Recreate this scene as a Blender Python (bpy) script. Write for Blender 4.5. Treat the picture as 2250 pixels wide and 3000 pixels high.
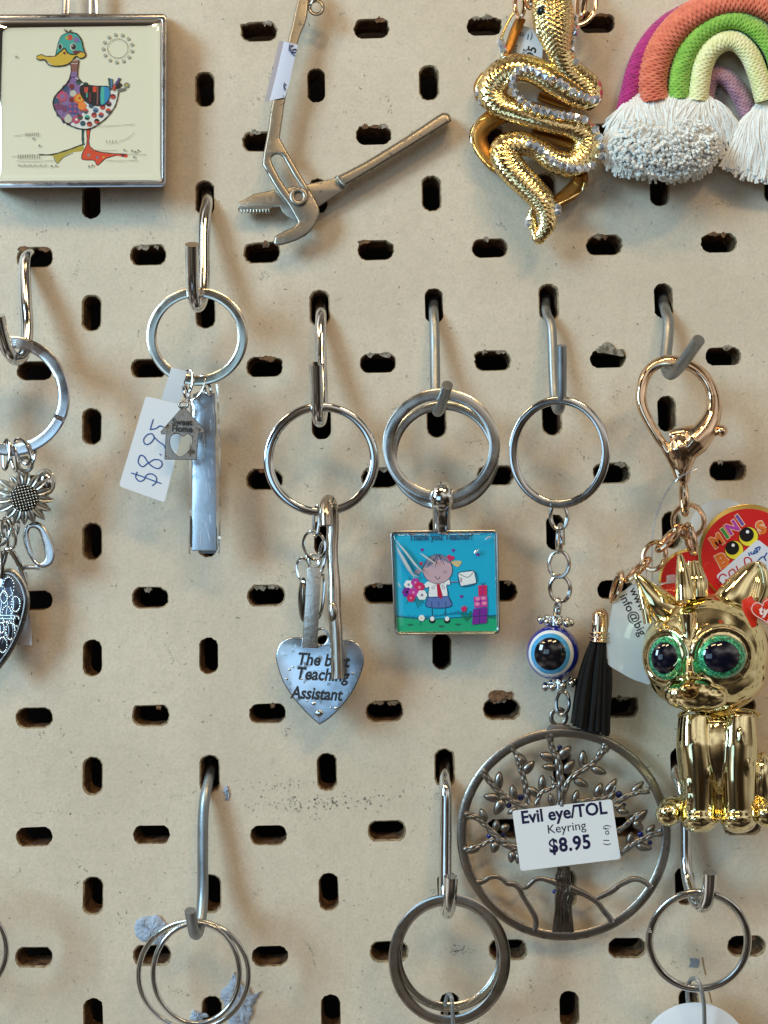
import bpy, bmesh, math, random
import numpy as np
from mathutils import Vector, Matrix
from mathutils.geometry import tessellate_polygon

random.seed(7)
sc = bpy.context.scene
for o in list(bpy.data.objects): bpy.data.objects.remove(o)

# ------------------------------------------------------------------ camera
FPX = 2300.0                                   # focal length in photograph pixels (2250 x 3000)
EUL = (0.04580782, 0.00792678, -0.01931206)
CAM = np.array((0.00248488, -0.02001302, 0.22344019))   # board frame: right, up, out of the board
U = 0.0000976                                  # metres per photograph pixel on the board
def _rot(a, b, c):
    ca, sa, cb, sb, cc, s_ = math.cos(a), math.sin(a), math.cos(b), math.sin(b), math.cos(c), math.sin(c)
    rx = np.array([[1, 0, 0], [0, ca, -sa], [0, sa, ca]]); ry = np.array([[cb, 0, sb], [0, 1, 0], [-sb, 0, cb]])
    rz = np.array([[cc, -s_, 0], [s_, cc, 0], [0, 0, 1]])
    return rz @ ry @ rx
R = _rot(*EUL)
B2W = np.array([[1, 0, 0], [0, 0, -1], [0, 1, 0]], float)   # board frame -> world (board faces -Y)
def Warr(P):
    """photo pixel x, y and depth in front of the board (units of U) -> world metres"""
    P = np.asarray(P, float).reshape(-1, 3)
    d = np.stack([(P[:, 0] - 1125) / FPX, -(P[:, 1] - 1500) / FPX, -np.ones(len(P))], 1) @ R.T
    t = (P[:, 2] * U - CAM[2]) / d[:, 2]
    return (CAM + d * t[:, None]) @ B2W.T
def W(x, y, z=0): return Vector(Warr([(x, y, z)])[0])

cd = bpy.data.cameras.new('camera'); cam = bpy.data.objects.new('camera', cd); sc.collection.objects.link(cam)
cd.sensor_fit = 'VERTICAL'; cd.sensor_height = 36; cd.lens = 36 * FPX / 3000
cd.clip_start = 0.005; cd.clip_end = 60
M = np.eye(4); M[:3, :3] = B2W @ R; M[:3, 3] = B2W @ CAM
cam.matrix_world = Matrix(M.tolist()); sc.camera = cam
cd.dof.use_dof = True; cd.dof.focus_distance = 0.2150; cd.dof.aperture_fstop = 30

# ------------------------------------------------------------------ light
sc.view_settings.view_transform = 'Standard'; sc.view_settings.look = 'None'
sc.view_settings.exposure = 0.07; sc.view_settings.gamma = 1; sc.view_settings.use_curve_mapping = False
wd = bpy.data.worlds.new('World'); sc.world = wd; wd.use_nodes = True
def build_world():
    nt = wd.node_tree; nt.nodes.clear(); N = nt.nodes.new; L = nt.links.new
    out = N('ShaderNodeOutputWorld'); bg = N('ShaderNodeBackground'); tc = N('ShaderNodeTexCoord')
    mp = N('ShaderNodeMapping'); mp.inputs['Scale'].default_value = (1.0, 1.0, 1.7); L(tc.outputs['Generated'], mp.inputs['Vector'])
    vor = N('ShaderNodeTexNoise'); vor.inputs['Scale'].default_value = 1.15; vor.inputs['Detail'].default_value = 1.0; vor.inputs['Roughness'].default_value = .5
    L(mp.outputs[0], vor.inputs['Vector'])
    cr = N('ShaderNodeMapRange'); cr.inputs[1].default_value = .30; cr.inputs[2].default_value = .70; L(vor.outputs[0], cr.inputs[0])
    ramp = N('ShaderNodeValToRGB'); e = ramp.color_ramp.elements
    e[0].position = 0.0; e[0].color = (0.02, 0.014, 0.008, 1)
    e[1].position = 1.0; e[1].color = (1.0, .95, .86, 1)
    for p, c in ((.28, (.03, .025, .020, 1)), (.46, (.09, .070, .050, 1)), (.62, (.21, .175, .135, 1)), (.78, (.44, .41, .37, 1))):
        x = e.new(p); x.color = c
    L(cr.outputs[0], ramp.inputs[0])
    sep = N('ShaderNodeSeparateXYZ'); L(tc.outputs['Generated'], sep.inputs[0])
    up = N('ShaderNodeMapRange'); up.inputs[1].default_value = -0.5; up.inputs[2].default_value = 0.9
    up.inputs[3].default_value = 0.8; up.inputs[4].default_value = 1.5
    L(sep.outputs['Z'], up.inputs[0])
    mul = N('ShaderNodeMixRGB'); mul.blend_type = 'MULTIPLY'; mul.inputs[0].default_value = 1
    L(ramp.outputs[0], mul.inputs[1]); L(up.outputs[0], mul.inputs[2])
    L(mul.outputs[0], bg.inputs['Color']); bg.inputs['Strength'].default_value = 1.1
    L(bg.outputs[0], out.inputs[0])
build_world()
def area(name, loc, target, sx, sy, power, col):
    l = bpy.data.lights.new(name, 'AREA'); l.shape = 'RECTANGLE'; l.size = sx; l.size_y = sy; l.energy = power; l.color = col
    o = bpy.data.objects.new(name, l); sc.collection.objects.link(o); o.location = loc
    o.rotation_euler = (Vector(target) - Vector(loc)).to_track_quat('-Z', 'Y').to_euler()
    return o
area('window_light', (-1.60, -1.20, 0.62), (0, 0, 0), 0.64, 0.90, 39.0, (0.47, 0.76, 0.93))
area('shopfront_light', (-0.55, -1.5, -0.10), (0, 0, 0), 0.8, 0.6, 2.4, (0.45, 0.74, 1.0))
area('ceiling_lamp', (-0.02, -1.07, 1.30), (0, 0, 0), 0.5, 0.2, 4.9, (1.0, 0.72, 0.38))
area('ceiling_lamp', (-1.0, -0.95, 1.25), (0, 0, 0), 0.5, 0.13, 4.0, (1.0, 0.73, 0.40))
area('ceiling_lamp', (0.65, -1.23, 1.23), (0, 0, 0), 0.46, 0.13, 6.0, (1.0, 0.70, 0.36))

# ------------------------------------------------------------------ helpers
def S(h):
    h = h.lstrip('#'); r = []
    for i in (0, 2, 4):
        c = int(h[i:i + 2], 16) / 255; r.append(c / 12.92 if c <= .04045 else ((c + .055) / 1.055) ** 2.4)
    return tuple(r)
class crop:
    def __init__(s, x0, y0, k): s.x0, s.y0, s.s = x0, y0, k
    def __call__(s, *p):
        if len(p) == 1: return [s(*q) for q in p[0]]
        return (s.x0 + p[0] * s.s, s.y0 + p[1] * s.s) + tuple(p[2:])
K1 = crop(0, 0, .45208); K2 = crop(650, 0, .45208); K3 = crop(1330, 0, .32552); K4 = crop(1750, 0, .32552)
K5 = crop(0, 650, .45208); K6 = crop(700, 800, .48222); K7 = crop(1450, 800, .48222); K8 = crop(0, 1250, .45208)
L1 = crop(700, 1400, .48222); L2 = crop(1450, 1450, .48222); L3 = crop(1300, 2000, .57263); L4 = crop(0, 2200, .48222)
L5 = crop(700, 2200, .48222); L6 = crop(1750, 2450, .30139); L7 = crop(1750, 1450, .30139); L8 = crop(1750, 2000, .30139)
M1 = crop(0, 1250, .18083); M2 = crop(0, 1550, .18083); M3 = crop(1130, 1420, .217); M4 = crop(1330, 2080, .217)
M5 = crop(1620, 2080, .217); M6 = crop(1330, 2430, .217); M7 = crop(1620, 2430, .217); M8 = crop(100, 60, .20345)

def sm(pts, n=6, closed=False):
    """Catmull-Rom through points of any dimension; a trailing 's' in a tuple keeps that corner sharp"""
    sharp = [p[-1] == 's' for p in pts]
    P = [np.array([c for c in p if c != 's'], float) for p in pts]; m = len(P); out = []
    for i in range(m if closed else m - 1):
        a, b = P[i], P[(i + 1) % m]
        pa = P[i - 1] if (closed or i > 0) else a; nb = P[(i + 2) % m] if (closed or i + 2 < m) else b
        ta = np.zeros_like(a) if sharp[i] else (b - pa) * .5; tb = np.zeros_like(a) if sharp[(i + 1) % m] else (nb - a) * .5
        for k in range(n):
            t = k / n; h = t * t * t; q = t * t
            out.append(tuple((2 * h - 3 * q + 1) * a + (h - 2 * q + t) * ta + (-2 * h + 3 * q) * b + (h - q) * tb))
    if not closed: out.append(tuple(P[-1]))
    return out
def circ(cx, cy, rx, ry=None, n=32, rot=0):
    ry = rx if ry is None else ry; c, s = math.cos(rot), math.sin(rot)
    return [(cx + rx * math.cos(a) * c - ry * math.sin(a) * s, cy + rx * math.cos(a) * s + ry * math.sin(a) * c)
            for a in (2 * math.pi * i / n for i in range(n))]
def rrect(p4, r, n=5):
    """rounded quad from 4 corners"""
    out = []
    for i in range(4):
        p, a, b = np.array(p4[i], float), np.array(p4[i - 1], float), np.array(p4[(i + 1) % 4], float)
        u = (a - p) / np.linalg.norm(a - p) * r; v = (b - p) / np.linalg.norm(b - p) * r
        for k in range(n + 1):
            t = k / n; out.append(tuple((1 - t) ** 2 * (p + u) + 2 * t * (1 - t) * p + t * t * (p + v)))
    return out
def heart(cx, cy, w, h, rot=0, n=40):
    out = []
    for i in range(n):
        t = 2 * math.pi * i / n
        x = 16 * math.sin(t) ** 3 / 16; y = -(13 * math.cos(t) - 5 * math.cos(2 * t) - 2 * math.cos(3 * t) - math.cos(4 * t)) / 15
        x *= w / 2; y *= h / 2; out.append((cx + x * math.cos(rot) - y * math.sin(rot), cy + x * math.sin(rot) + y * math.cos(rot)))
    return out
def BM(): return bmesh.new()
def _inset(loop, d):
    P = np.array(loop, float); n = len(P); A = np.roll(P, 1, 0); Bn = np.roll(P, -1, 0)
    area2 = np.sum(P[:, 0] * Bn[:, 1] - Bn[:, 0] * P[:, 1]); sg = 1 if area2 > 0 else -1
    e1 = P - A; e2 = Bn - P
    e1 /= np.maximum(np.linalg.norm(e1, axis=1), 1e-9)[:, None]; e2 /= np.maximum(np.linalg.norm(e2, axis=1), 1e-9)[:, None]
    n1 = np.stack([-e1[:, 1], e1[:, 0]], 1) * sg; n2 = np.stack([-e2[:, 1], e2[:, 0]], 1) * sg
    m = n1 + n2; l = np.maximum(np.sum(m * m, 1), .6)
    return P + m / l[:, None] * 2 * d
def plate(bm, outer, holes=(), z=0, t=10, bev=2, mi=0, side=None, segs=2, zf=None, back=True):
    """flat plate with holes and a rounded front edge; zf(x,y) adds depth"""
    zf = zf or (lambda x, y: 0.0); side = mi if side is None else side
    loops = [outer] + list(holes); fronts = []; backs = []
    for k, lp in enumerate(loops):
        lp = [p[:2] for p in lp]; rings = []
        levels = [(0, z), (0, z + t - bev)] if bev else [(0, z)]
        if bev:
            for j in range(1, segs + 1):
                a = math.pi / 2 * j / segs; levels.append((bev * (1 - math.cos(a)), z + t - bev + bev * math.sin(a)))
        else: levels.append((0, z + t))
        for ins, zz in levels:
            q = np.array(lp, float) if ins == 0 else _inset(lp, ins if k == 0 else -ins)
            rings.append([bm.verts.new((x, y, zz + zf(x, y))) for x, y in q])
        for r0, r1 in zip(rings, rings[1:]):
            m = len(r0)
            for i in range(m):
                f = bm.faces.new((r0[i], r0[(i + 1) % m], r1[(i + 1) % m], r1[i])); f.material_index = side
        fronts.append(rings[-1]); backs.append(rings[0])
    for cap in ((fronts, backs) if back else (fronts,)):
        flat = [v for r in cap for v in r]
        for tri in tessellate_polygon([[Vector((v.co.x, v.co.y, 0)) for v in r] for r in cap]):
            if len(set(tri)) == 3:
                try: f = bm.faces.new([flat[i] for i in tri]); f.material_index = mi
                except ValueError: pass
    return bm
def flat(bm, poly, z, mi=0):
    vs = [bm.verts.new((p[0], p[1], z)) for p in poly]
    for tri in tessellate_polygon([[Vector((v.co.x, v.co.y, 0)) for v in vs]]):
        if len(set(tri)) == 3:
            try: bm.faces.new([vs[i] for i in tri]).material_index = mi
            except ValueError: pass
def ribbon(bm, pts, w, z, mi=0):
    P = np.array([p[:2] for p in pts], float); T = np.gradient(P, axis=0); T /= np.maximum(np.linalg.norm(T, axis=1), 1e-9)[:, None]
    ws = np.full(len(P), w / 2.0) if np.isscalar(w) else np.array(w) / 2
    Nn = np.stack([-T[:, 1], T[:, 0]], 1) * ws[:, None]
    a = [bm.verts.new((*p, z)) for p in P + Nn]; b = [bm.verts.new((*p, z)) for p in P - Nn]
    for i in range(len(P) - 1): bm.faces.new((a[i], a[i + 1], b[i + 1], b[i])).material_index = mi
def tube(bm, pts, r, n=10, closed=False, mi=0, fl=1.0, disp=None, cap=True):
    """swept circle; r a number or one per point; fl squashes it in depth; disp(s, theta) scales the radius"""
    P = np.array([(p[0], p[1], p[2] if len(p) > 2 else 0) for p in pts], float); m = len(P)
    rs = np.full(m, float(r)) if np.isscalar(r) else np.interp(np.linspace(0, 1, m), np.linspace(0, 1, len(r)), r)
    T = (np.roll(P, -1, 0) - np.roll(P, 1, 0)) if closed else np.gradient(P, axis=0)
    T /= np.maximum(np.linalg.norm(T, axis=1), 1e-9)[:, None]
    ref = np.array((0, 0, 1.0)) if abs(T[0][2]) < .9 else np.array((1.0, 0, 0))
    u = np.cross(T[0], ref); u /= np.linalg.norm(u); rings = []; s = 0
    for i in range(m):
        u = u - T[i] * np.dot(u, T[i]); u /= max(np.linalg.norm(u), 1e-9); v = np.cross(T[i], u)
        if i: s += np.linalg.norm(P[i] - P[i - 1])
        ring = []
        for k in range(n):
            a = 2 * math.pi * k / n; rr = rs[i] * (disp(s, a) if disp else 1)
            o = (u * math.cos(a) + v * math.sin(a)) * rr; o[2] *= fl; ring.append(bm.verts.new(P[i] + o))
        rings.append(ring)
    for i in range(m if closed else m - 1):
        a, b = rings[i], rings[(i + 1) % m]; off = 0
        if closed and i == m - 1:
            off = min(range(n), key=lambda o: sum((a[k].co - b[(k + o) % n].co).length for k in range(n)))
        for k in range(n):
            bm.faces.new((a[k], a[(k + 1) % n], b[(k + 1 + off) % n], b[(k + off) % n])).material_index = mi
    if cap and not closed:
        for r_ in (rings[0], rings[-1]): bm.faces.new(r_).material_index = mi
    return bm
def ring(bm, cx, cy, z, rx, ry, w, h, turns=1, pitch=0, a0=0, tx=0, ty=0, n=110, sq=3.0, mi=0, grow=0):
    """flat or round ring; with turns > 1 a spiral split ring with cut ends"""
    closed = turns == 1; m = n if closed else int(n * turns); k = 20; rings = []
    for i in range(m + (0 if closed else 1)):
        a = a0 + 2 * math.pi * i / n; c, s = math.cos(a), math.sin(a); f = 1 + grow * i / n
        p = np.array((cx + rx * f * c, cy + ry * f * s, z + tx * c + ty * s + pitch * i / n)); rad = np.array((c, s, 0)); row = []
        for j in range(k):
            b = 2 * math.pi * j / k; cb, sb = math.cos(b), math.sin(b)
            q = (abs(cb) ** sq + abs(sb) ** sq) ** (-1 / sq)
            row.append(bm.verts.new(p + rad * (w * cb * q) + np.array((0, 0, h * sb * q))))
        rings.append(row)
    for i in range(len(rings) - (0 if closed else 1)):
        a, b = rings[i], rings[(i + 1) % len(rings)]
        for j in range(k): bm.faces.new((a[j], a[(j + 1) % k], b[(j + 1) % k], b[j])).material_index = mi
    if not closed:
        for r_ in (rings[0], rings[-1]): bm.faces.new(r_).material_index = mi
    return bm
def link(bm, x, y, z, rx, ry, r, rot=0, yaw=0, n=28, mi=0):
    """one chain link: ellipse turned by rot in the picture plane, swung by yaw about its own long (y) axis"""
    c, s = math.cos(math.radians(rot)), math.sin(math.radians(rot)); cy_, sy_ = math.cos(math.radians(yaw)), math.sin(math.radians(yaw)); pts = []
    for i in range(n):
        a = 2 * math.pi * i / n; u, v = rx * math.cos(a), ry * math.sin(a); uu, zz = u * cy_, u * sy_
        pts.append((x + uu * c - v * s, y + uu * s + v * c, z + zz))
    return tube(bm, pts, r, 9, True, mi)
def ball(bm, x, y, z, rx, ry=None, rz=None, nu=24, nv=14, axis=None, bands=None, mi=0):
    """ellipsoid; bands = [(max polar angle in degrees, material index)] about axis (default: towards the viewer)"""
    ry = rx if ry is None else ry; rz = rx if rz is None else rz
    q = Vector((0, 0, 1)).rotation_difference(Vector(axis).normalized()) if axis else None
    angs = [math.pi * i / nv for i in range(nv + 1)]
    if bands:
        angs = sorted(set([round(x_, 4) for x_ in angs if all(abs(math.degrees(x_) - b[0]) > 3 for b in bands)] + [round(math.radians(b[0]), 4) for b in bands if b[0] < 180] + [round(math.pi, 4)]))
    rows = []
    def pt(t, a):
        d = Vector((math.sin(t) * math.cos(a), math.sin(t) * math.sin(a), math.cos(t)))
        if q: d = q @ d
        return bm.verts.new((x + d.x * rx, y + d.y * ry, z + d.z * rz))
    for t in angs:
        rows.append([pt(t, 0)] if t < 1e-4 or t > math.pi - 2e-4 else [pt(t, 2 * math.pi * k / nu) for k in range(nu)])
    for i in range(len(rows) - 1):
        a, b = rows[i], rows[i + 1]; mid = math.degrees((angs[i] + angs[i + 1]) / 2)
        m = next((bb[1] for bb in bands if mid < bb[0]), mi) if bands else mi
        for k in range(nu):
            k2 = (k + 1) % nu
            vs = ([a[0]] if len(a) == 1 else [a[k], a[k2]]) + ([b[0]] if len(b) == 1 else [b[k2], b[k]])
            if len(vs) > 2: bm.faces.new(vs).material_index = m
    return bm
def sheet(bm, rows, mi=0):
    g = [[bm.verts.new(p) for p in r] for r in rows]
    for a, b in zip(g, g[1:]):
        for k in range(len(a) - 1): bm.faces.new((a[k], a[k + 1], b[k + 1], b[k])).material_index = mi
    return bm
def text(bm, s, x, y, size, rot=0, z=0, ext=.4, bold=0, shear=0, align='CENTER', sx=1.0, mi=0, sp=1.0):
    cu = bpy.data.curves.new('t', 'FONT'); cu.body = s; cu.size = 10; cu.extrude = 0; cu.offset = bold; cu.shear = shear
    cu.space_character = sp; cu.align_x = align; cu.align_y = 'CENTER'; cu.resolution_u = 3
    ob = bpy.data.objects.new('t', cu); sc.collection.objects.link(ob)
    me = bpy.data.meshes.new_from_object(ob.evaluated_get(bpy.context.evaluated_depsgraph_get()))
    c, si = math.cos(math.radians(rot)), math.sin(math.radians(rot)); k = size / 10
    vs = [bm.verts.new((x + v.co.x * k * sx * c + v.co.y * k * si, y + v.co.x * k * sx * si - v.co.y * k * c, z)) for v in me.vertices]
    for p in me.polygons:
        try: f = bm.faces.new([vs[i] for i in p.vertices]); f.material_index = mi
        except ValueError: pass
    bpy.data.objects.remove(ob); bpy.data.curves.remove(cu); bpy.data.meshes.remove(me)
def blob(bm, voxel=4, smooth=6):
    """merge overlapping closed shapes into one skin"""
    me = bpy.data.meshes.new('b'); bmesh.ops.recalc_face_normals(bm, faces=bm.faces); bm.to_mesh(me); bm.free()
    ob = bpy.data.objects.new('b', me); sc.collection.objects.link(ob)
    m = ob.modifiers.new('r', 'REMESH'); m.mode = 'VOXEL'; m.voxel_size = voxel
    s = ob.modifiers.new('s', 'SMOOTH'); s.iterations = smooth; s.factor = .5
    me2 = bpy.data.meshes.new_from_object(ob.evaluated_get(bpy.context.evaluated_depsgraph_get()))
    out = bmesh.new(); out.from_mesh(me2); bpy.data.objects.remove(ob); bpy.data.meshes.remove(me); bpy.data.meshes.remove(me2)
    return out

ORG = {}
def thing(name, label, cat, at, group=None):
    o = bpy.data.objects.new(name, None); sc.collection.objects.link(o); o.empty_display_size = .005
    o.location = W(*at); ORG[o] = o.location.copy(); o['label'] = label; o['category'] = cat
    if group: o['group'] = group
    return o
def obj(name, bm, mats, parent=None, smooth=35, at=None, label=None):
    """pixel-space bmesh -> ONE mesh object placed in the world"""
    me = bpy.data.meshes.new(name)
    bmesh.ops.remove_doubles(bm, verts=bm.verts, dist=.0005)
    n = len(bm.verts); co = Warr(np.array([v.co[:] for v in bm.verts]))
    org = ORG[parent] if parent else (W(*at) if at else Vector((0, 0, 0)))
    for v, c in zip(bm.verts, co): v.co = Vector(c) - org
    bmesh.ops.recalc_face_normals(bm, faces=bm.faces)
    bm.to_mesh(me); bm.free()
    for m in (mats if isinstance(mats, (list, tuple)) else [mats]): me.materials.append(m)
    if smooth:
        me.shade_smooth(); me.set_sharp_from_angle(angle=math.radians(smooth))
    o = bpy.data.objects.new(name, me); sc.collection.objects.link(o)
    if parent: o.parent = parent
    else: o.location = org
    ORG[o] = org
    if label: o['label'] = label
    return o
def tag(o, label=None, cat=None, group=None, kind=None):
    for k, v in (('label', label), ('category', cat), ('group', group), ('kind', kind)):
        if v: o[k] = v
    return o

# ------------------------------------------------------------------ materials
def mat(name, col, rough=.4, metal=0.0, coat=0, spots=None, bump=None, rvar=0, vary=None, sheen=0, aniso=0):
    """spots=(scale, threshold, colour, softness) dark wear; bump=(scale, distance m); vary=(scale, colour2)"""
    m = bpy.data.materials.new(name); m.use_nodes = True; nt = m.node_tree; N = nt.nodes.new; L = nt.links.new
    b = nt.nodes['Principled BSDF']; b.inputs['Base Color'].default_value = (*col, 1); b.inputs['Roughness'].default_value = rough
    b.inputs['Metallic'].default_value = metal; b.inputs['Coat Weight'].default_value = coat; b.inputs['Coat Roughness'].default_value = .06
    if sheen: b.inputs['Sheen Weight'].default_value = sheen
    if not (spots or bump or vary or rvar): return m
    tc = N('ShaderNodeTexCoord'); src = None
    if vary:
        n = N('ShaderNodeTexNoise'); n.inputs['Scale'].default_value = vary[0]; n.inputs['Detail'].default_value = 4; L(tc.outputs['Object'], n.inputs['Vector'])
        mx = N('ShaderNodeMixRGB'); mx.inputs[1].default_value = (*col, 1); mx.inputs[2].default_value = (*vary[1], 1)
        mr = N('ShaderNodeMapRange'); mr.inputs[1].default_value = .35; mr.inputs[2].default_value = .65; L(n.outputs[0], mr.inputs[0]); L(mr.outputs[0], mx.inputs[0])
        L(mx.outputs[0], b.inputs['Base Color']); src = mx.outputs[0]
    if spots:
        n = N('ShaderNodeTexNoise'); n.inputs['Scale'].default_value = spots[0]; n.inputs['Detail'].default_value = 5; n.inputs['Roughness'].default_value = .6; L(tc.outputs['Object'], n.inputs['Vector'])
        mr = N('ShaderNodeMapRange'); mr.inputs[1].default_value = spots[1]; mr.inputs[2].default_value = spots[1] + spots[3]; L(n.outputs[0], mr.inputs[0])
        mx = N('ShaderNodeMixRGB'); L(mr.outputs[0], mx.inputs[0]); mx.inputs[1].default_value = (*col, 1); mx.inputs[2].default_value = (*spots[2], 1)
        if src: L(src, mx.inputs[1])
        L(mx.outputs[0], b.inputs['Base Color'])
        if metal:
            r2 = N('ShaderNodeMapRange'); r2.inputs[3].default_value = rough; r2.inputs[4].default_value = min(1, rough + .35); L(mr.outputs[0], r2.inputs[0]); L(r2.outputs[0], b.inputs['Roughness'])
    elif rvar:
        n = N('ShaderNodeTexNoise'); n.inputs['Scale'].default_value = 260; n.inputs['Detail'].default_value = 6; L(tc.outputs['Object'], n.inputs['Vector'])
        r2 = N('ShaderNodeMapRange'); r2.inputs[1].default_value = .3; r2.inputs[2].default_value = .7
        r2.inputs[3].default_value = max(.02, rough - rvar); r2.inputs[4].default_value = rough + rvar; L(n.outputs[0], r2.inputs[0]); L(r2.outputs[0], b.inputs['Roughness'])
    if bump:
        n = N('ShaderNodeTexNoise'); n.inputs['Scale'].default_value = bump[0]; n.inputs['Detail'].default_value = bump[2] if len(bump) > 2 else 4; L(tc.outputs['Object'], n.inputs['Vector'])
        bp = N('ShaderNodeBump'); bp.inputs['Distance'].default_value = bump[1]; bp.inputs['Strength'].default_value = 1; L(n.outputs[0], bp.inputs['Height']); L(bp.outputs[0], b.inputs['Normal'])
    return m
def clear_mat(name, tint=(1, 1, 1), rough=.03, ior=1.45, haze=0.0, bump=None):
    """thin clear plastic or resin: see-through with a fresnel gloss"""
    m = bpy.data.materials.new(name); m.use_nodes = True; nt = m.node_tree; nt.nodes.clear(); N = nt.nodes.new; L = nt.links.new
    out = N('ShaderNodeOutputMaterial'); tr = N('ShaderNodeBsdfTransparent'); gl = N('ShaderNodeBsdfGlossy'); fr = N('ShaderNodeFresnel'); mx = N('ShaderNodeMixShader')
    tr.inputs[0].default_value = (*tint, 1); gl.inputs['Roughness'].default_value = rough; fr.inputs[0].default_value = ior
    L(fr.outputs[0], mx.inputs[0])
    if haze:
        df = N('ShaderNodeBsdfDiffuse'); df.inputs[0].default_value = (.8, .82, .85, 1); m2 = N('ShaderNodeMixShader'); m2.inputs[0].default_value = haze
        L(tr.outputs[0], m2.inputs[1]); L(df.outputs[0], m2.inputs[2]); L(m2.outputs[0], mx.inputs[1])
    else: L(tr.outputs[0], mx.inputs[1])
    L(gl.outputs[0], mx.inputs[2]); L(mx.outputs[0], out.inputs[0])
    if bump:
        tc = N('ShaderNodeTexCoord'); n = N('ShaderNodeTexNoise'); n.inputs['Scale'].default_value = bump[0]; L(tc.outputs['Object'], n.inputs['Vector'])
        bp = N('ShaderNodeBump'); bp.inputs['Distance'].default_value = bump[1]; L(n.outputs[0], bp.inputs['Height']); L(bp.outputs[0], gl.inputs['Normal'])
    return m
_flatc = {}
def ink(hexc, rough=.5):
    if (hexc, rough) not in _flatc: _flatc[(hexc, rough)] = mat('printed_' + hexc.strip('#'), S(hexc), rough)
    return _flatc[(hexc, rough)]
CHROME = mat('polished_chrome', (.69, .70, .71), .09, 1, rvar=.05)
STEEL = mat('split_ring_steel', (.64, .645, .65), .16, 1, rvar=.07)
SATIN = mat('satin_ring_steel', (.63, .615, .585), .23, 1, rvar=.08)
ZINC = mat('zinc_plated_wire', (.34, .37, .40), .42, 1, rvar=.1, bump=(1500, .00002))
NICKEL = mat('matt_nickel', (.36, .325, .28), .34, 1, spots=(520, .555, (.17, .145, .12), .12), bump=(2500, .00001))
ANTIQUE = mat('antique_silver', (.58, .565, .545), .27, 1, spots=(520, .56, (.16, .15, .14), .10), bump=(900, .00004))
ANTDARK = mat('aged_pewter', (.37, .335, .305), .32, 1, spots=(500, .56, (.14, .12, .10), .14), bump=(1400, .00006))
PEWTER_BARK = mat('aged_pewter_bark', (.38, .34, .30), .25, 1, bump=(700, .00012))
NEAR_BLACK = mat('near_black', (.012, .011, .012), .55)  # even near-black for lettering, charm sides and the layers under petals and seeds
GOLD = mat('bright_gold_plate', (.88, .68, .34), .15, 1, rvar=.06, bump=(1300, .00003))
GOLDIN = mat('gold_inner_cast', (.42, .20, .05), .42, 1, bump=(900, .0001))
GOLDCH = mat('pale_gold_chrome', (.86, .74, .43), .07, 1, bump=(70, .0003, 0))
ROSE = mat('rose_gold_plate', (.78, .57, .40), .12, 1, rvar=.05)
WHITE = mat('white_label_paper', (.80, .82, .86), .45)
CLEAR = clear_mat('clear_resin'); FILM = clear_mat('clear_film', rough=.12, ior=1.6, haze=.03, bump=(160, .0002)); THREAD = clear_mat('clear_nylon', (.93, .94, .95), .1, 1.7, haze=.25)
# ------------------------------------------------------------------ the pegboard
P = 0.033
def proj(bx, by, dz=0.0):
    q = (np.array((bx, by, dz * U)) - CAM) @ R
    return (1125 + FPX * q[0] / -q[2], 1500 - FPX * q[1] / -q[2], dz)
def board_material():
    m = bpy.data.materials.new('cream_painted_hardboard'); m.use_nodes = True; nt = m.node_tree; N = nt.nodes.new; L = nt.links.new
    b = nt.nodes['Principled BSDF']; tc = N('ShaderNodeTexCoord')
    def noise(s, d=4, r=.55, dist=0):
        n = N('ShaderNodeTexNoise'); n.inputs['Scale'].default_value = s; n.inputs['Detail'].default_value = d; n.inputs['Roughness'].default_value = r
        n.inputs['Distortion'].default_value = dist; L(tc.outputs['Object'], n.inputs['Vector']); return n.outputs[0]
    def rng(src, a, c, lo=0., hi=1.):
        r = N('ShaderNodeMapRange'); r.inputs[1].default_value = a; r.inputs[2].default_value = c; r.inputs[3].default_value = lo; r.inputs[4].default_value = hi; L(src, r.inputs[0]); return r.outputs[0]
    def mix(f, c1, c2, mode='MIX'):
        x = N('ShaderNodeMixRGB'); x.blend_type = mode; L(f, x.inputs[0])
        for i, c in ((1, c1), (2, c2)):
            if isinstance(c, tuple): x.inputs[i].default_value = (*c, 1)
            else: L(c, x.inputs[i])
        return x.outputs[0]
    def mul(a, c):
        x = N('ShaderNodeMath'); x.operation = 'MULTIPLY'; L(a, x.inputs[0]); L(c, x.inputs[1]); return x.outputs[0]
    col = mix(rng(noise(28, 3), .38, .62), (.672, .570, .450), (.745, .635, .505))
    col = mix(rng(noise(300, 5), .45, .75, 0, .35), col, (.50, .44, .34))
    col = mix(rng(noise(1150, 3, .6), .40, .66, 0, .32), col, (.44, .39, .31))
    specks = mul(rng(noise(1500, 3, .5), .66, .70), rng(noise(60, 2), .45, .62))
    col = mix(mul(specks, rng(noise(3000, 1), 0, 1, .4, .9)), col, (.13, .11, .09))
    scuff = mul(rng(noise(130, 8, .75, 1.2), .62, .70), rng(noise(35, 2), .5, .64, 0, .6))
    col = mix(scuff, col, (.30, .27, .22))
    L(col, b.inputs['Base Color']); b.inputs['Roughness'].default_value = .52
    bp = N('ShaderNodeBump'); bp.inputs['Distance'].default_value = .0001; bp.inputs['Strength'].default_value = 1
    hh = N('ShaderNodeMath'); hh.operation = 'ADD'; L(noise(900, 4), hh.inputs[0]); L(noise(120, 2), hh.inputs[1]); L(hh.outputs[0], bp.inputs['Height']); L(bp.outputs[0], b.inputs['Normal'])
    return m
BOARD = board_material()
RIM = mat('worn_slot_rim', (.40, .31, .19), .7, vary=(700, (.16, .10, .05)), bump=(1800, .0001))
FIBRE = mat('brown_hardboard_fibre', (.17, .085, .035), .85, vary=(500, (.045, .022, .010)), bump=(1200, .0004))
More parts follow.
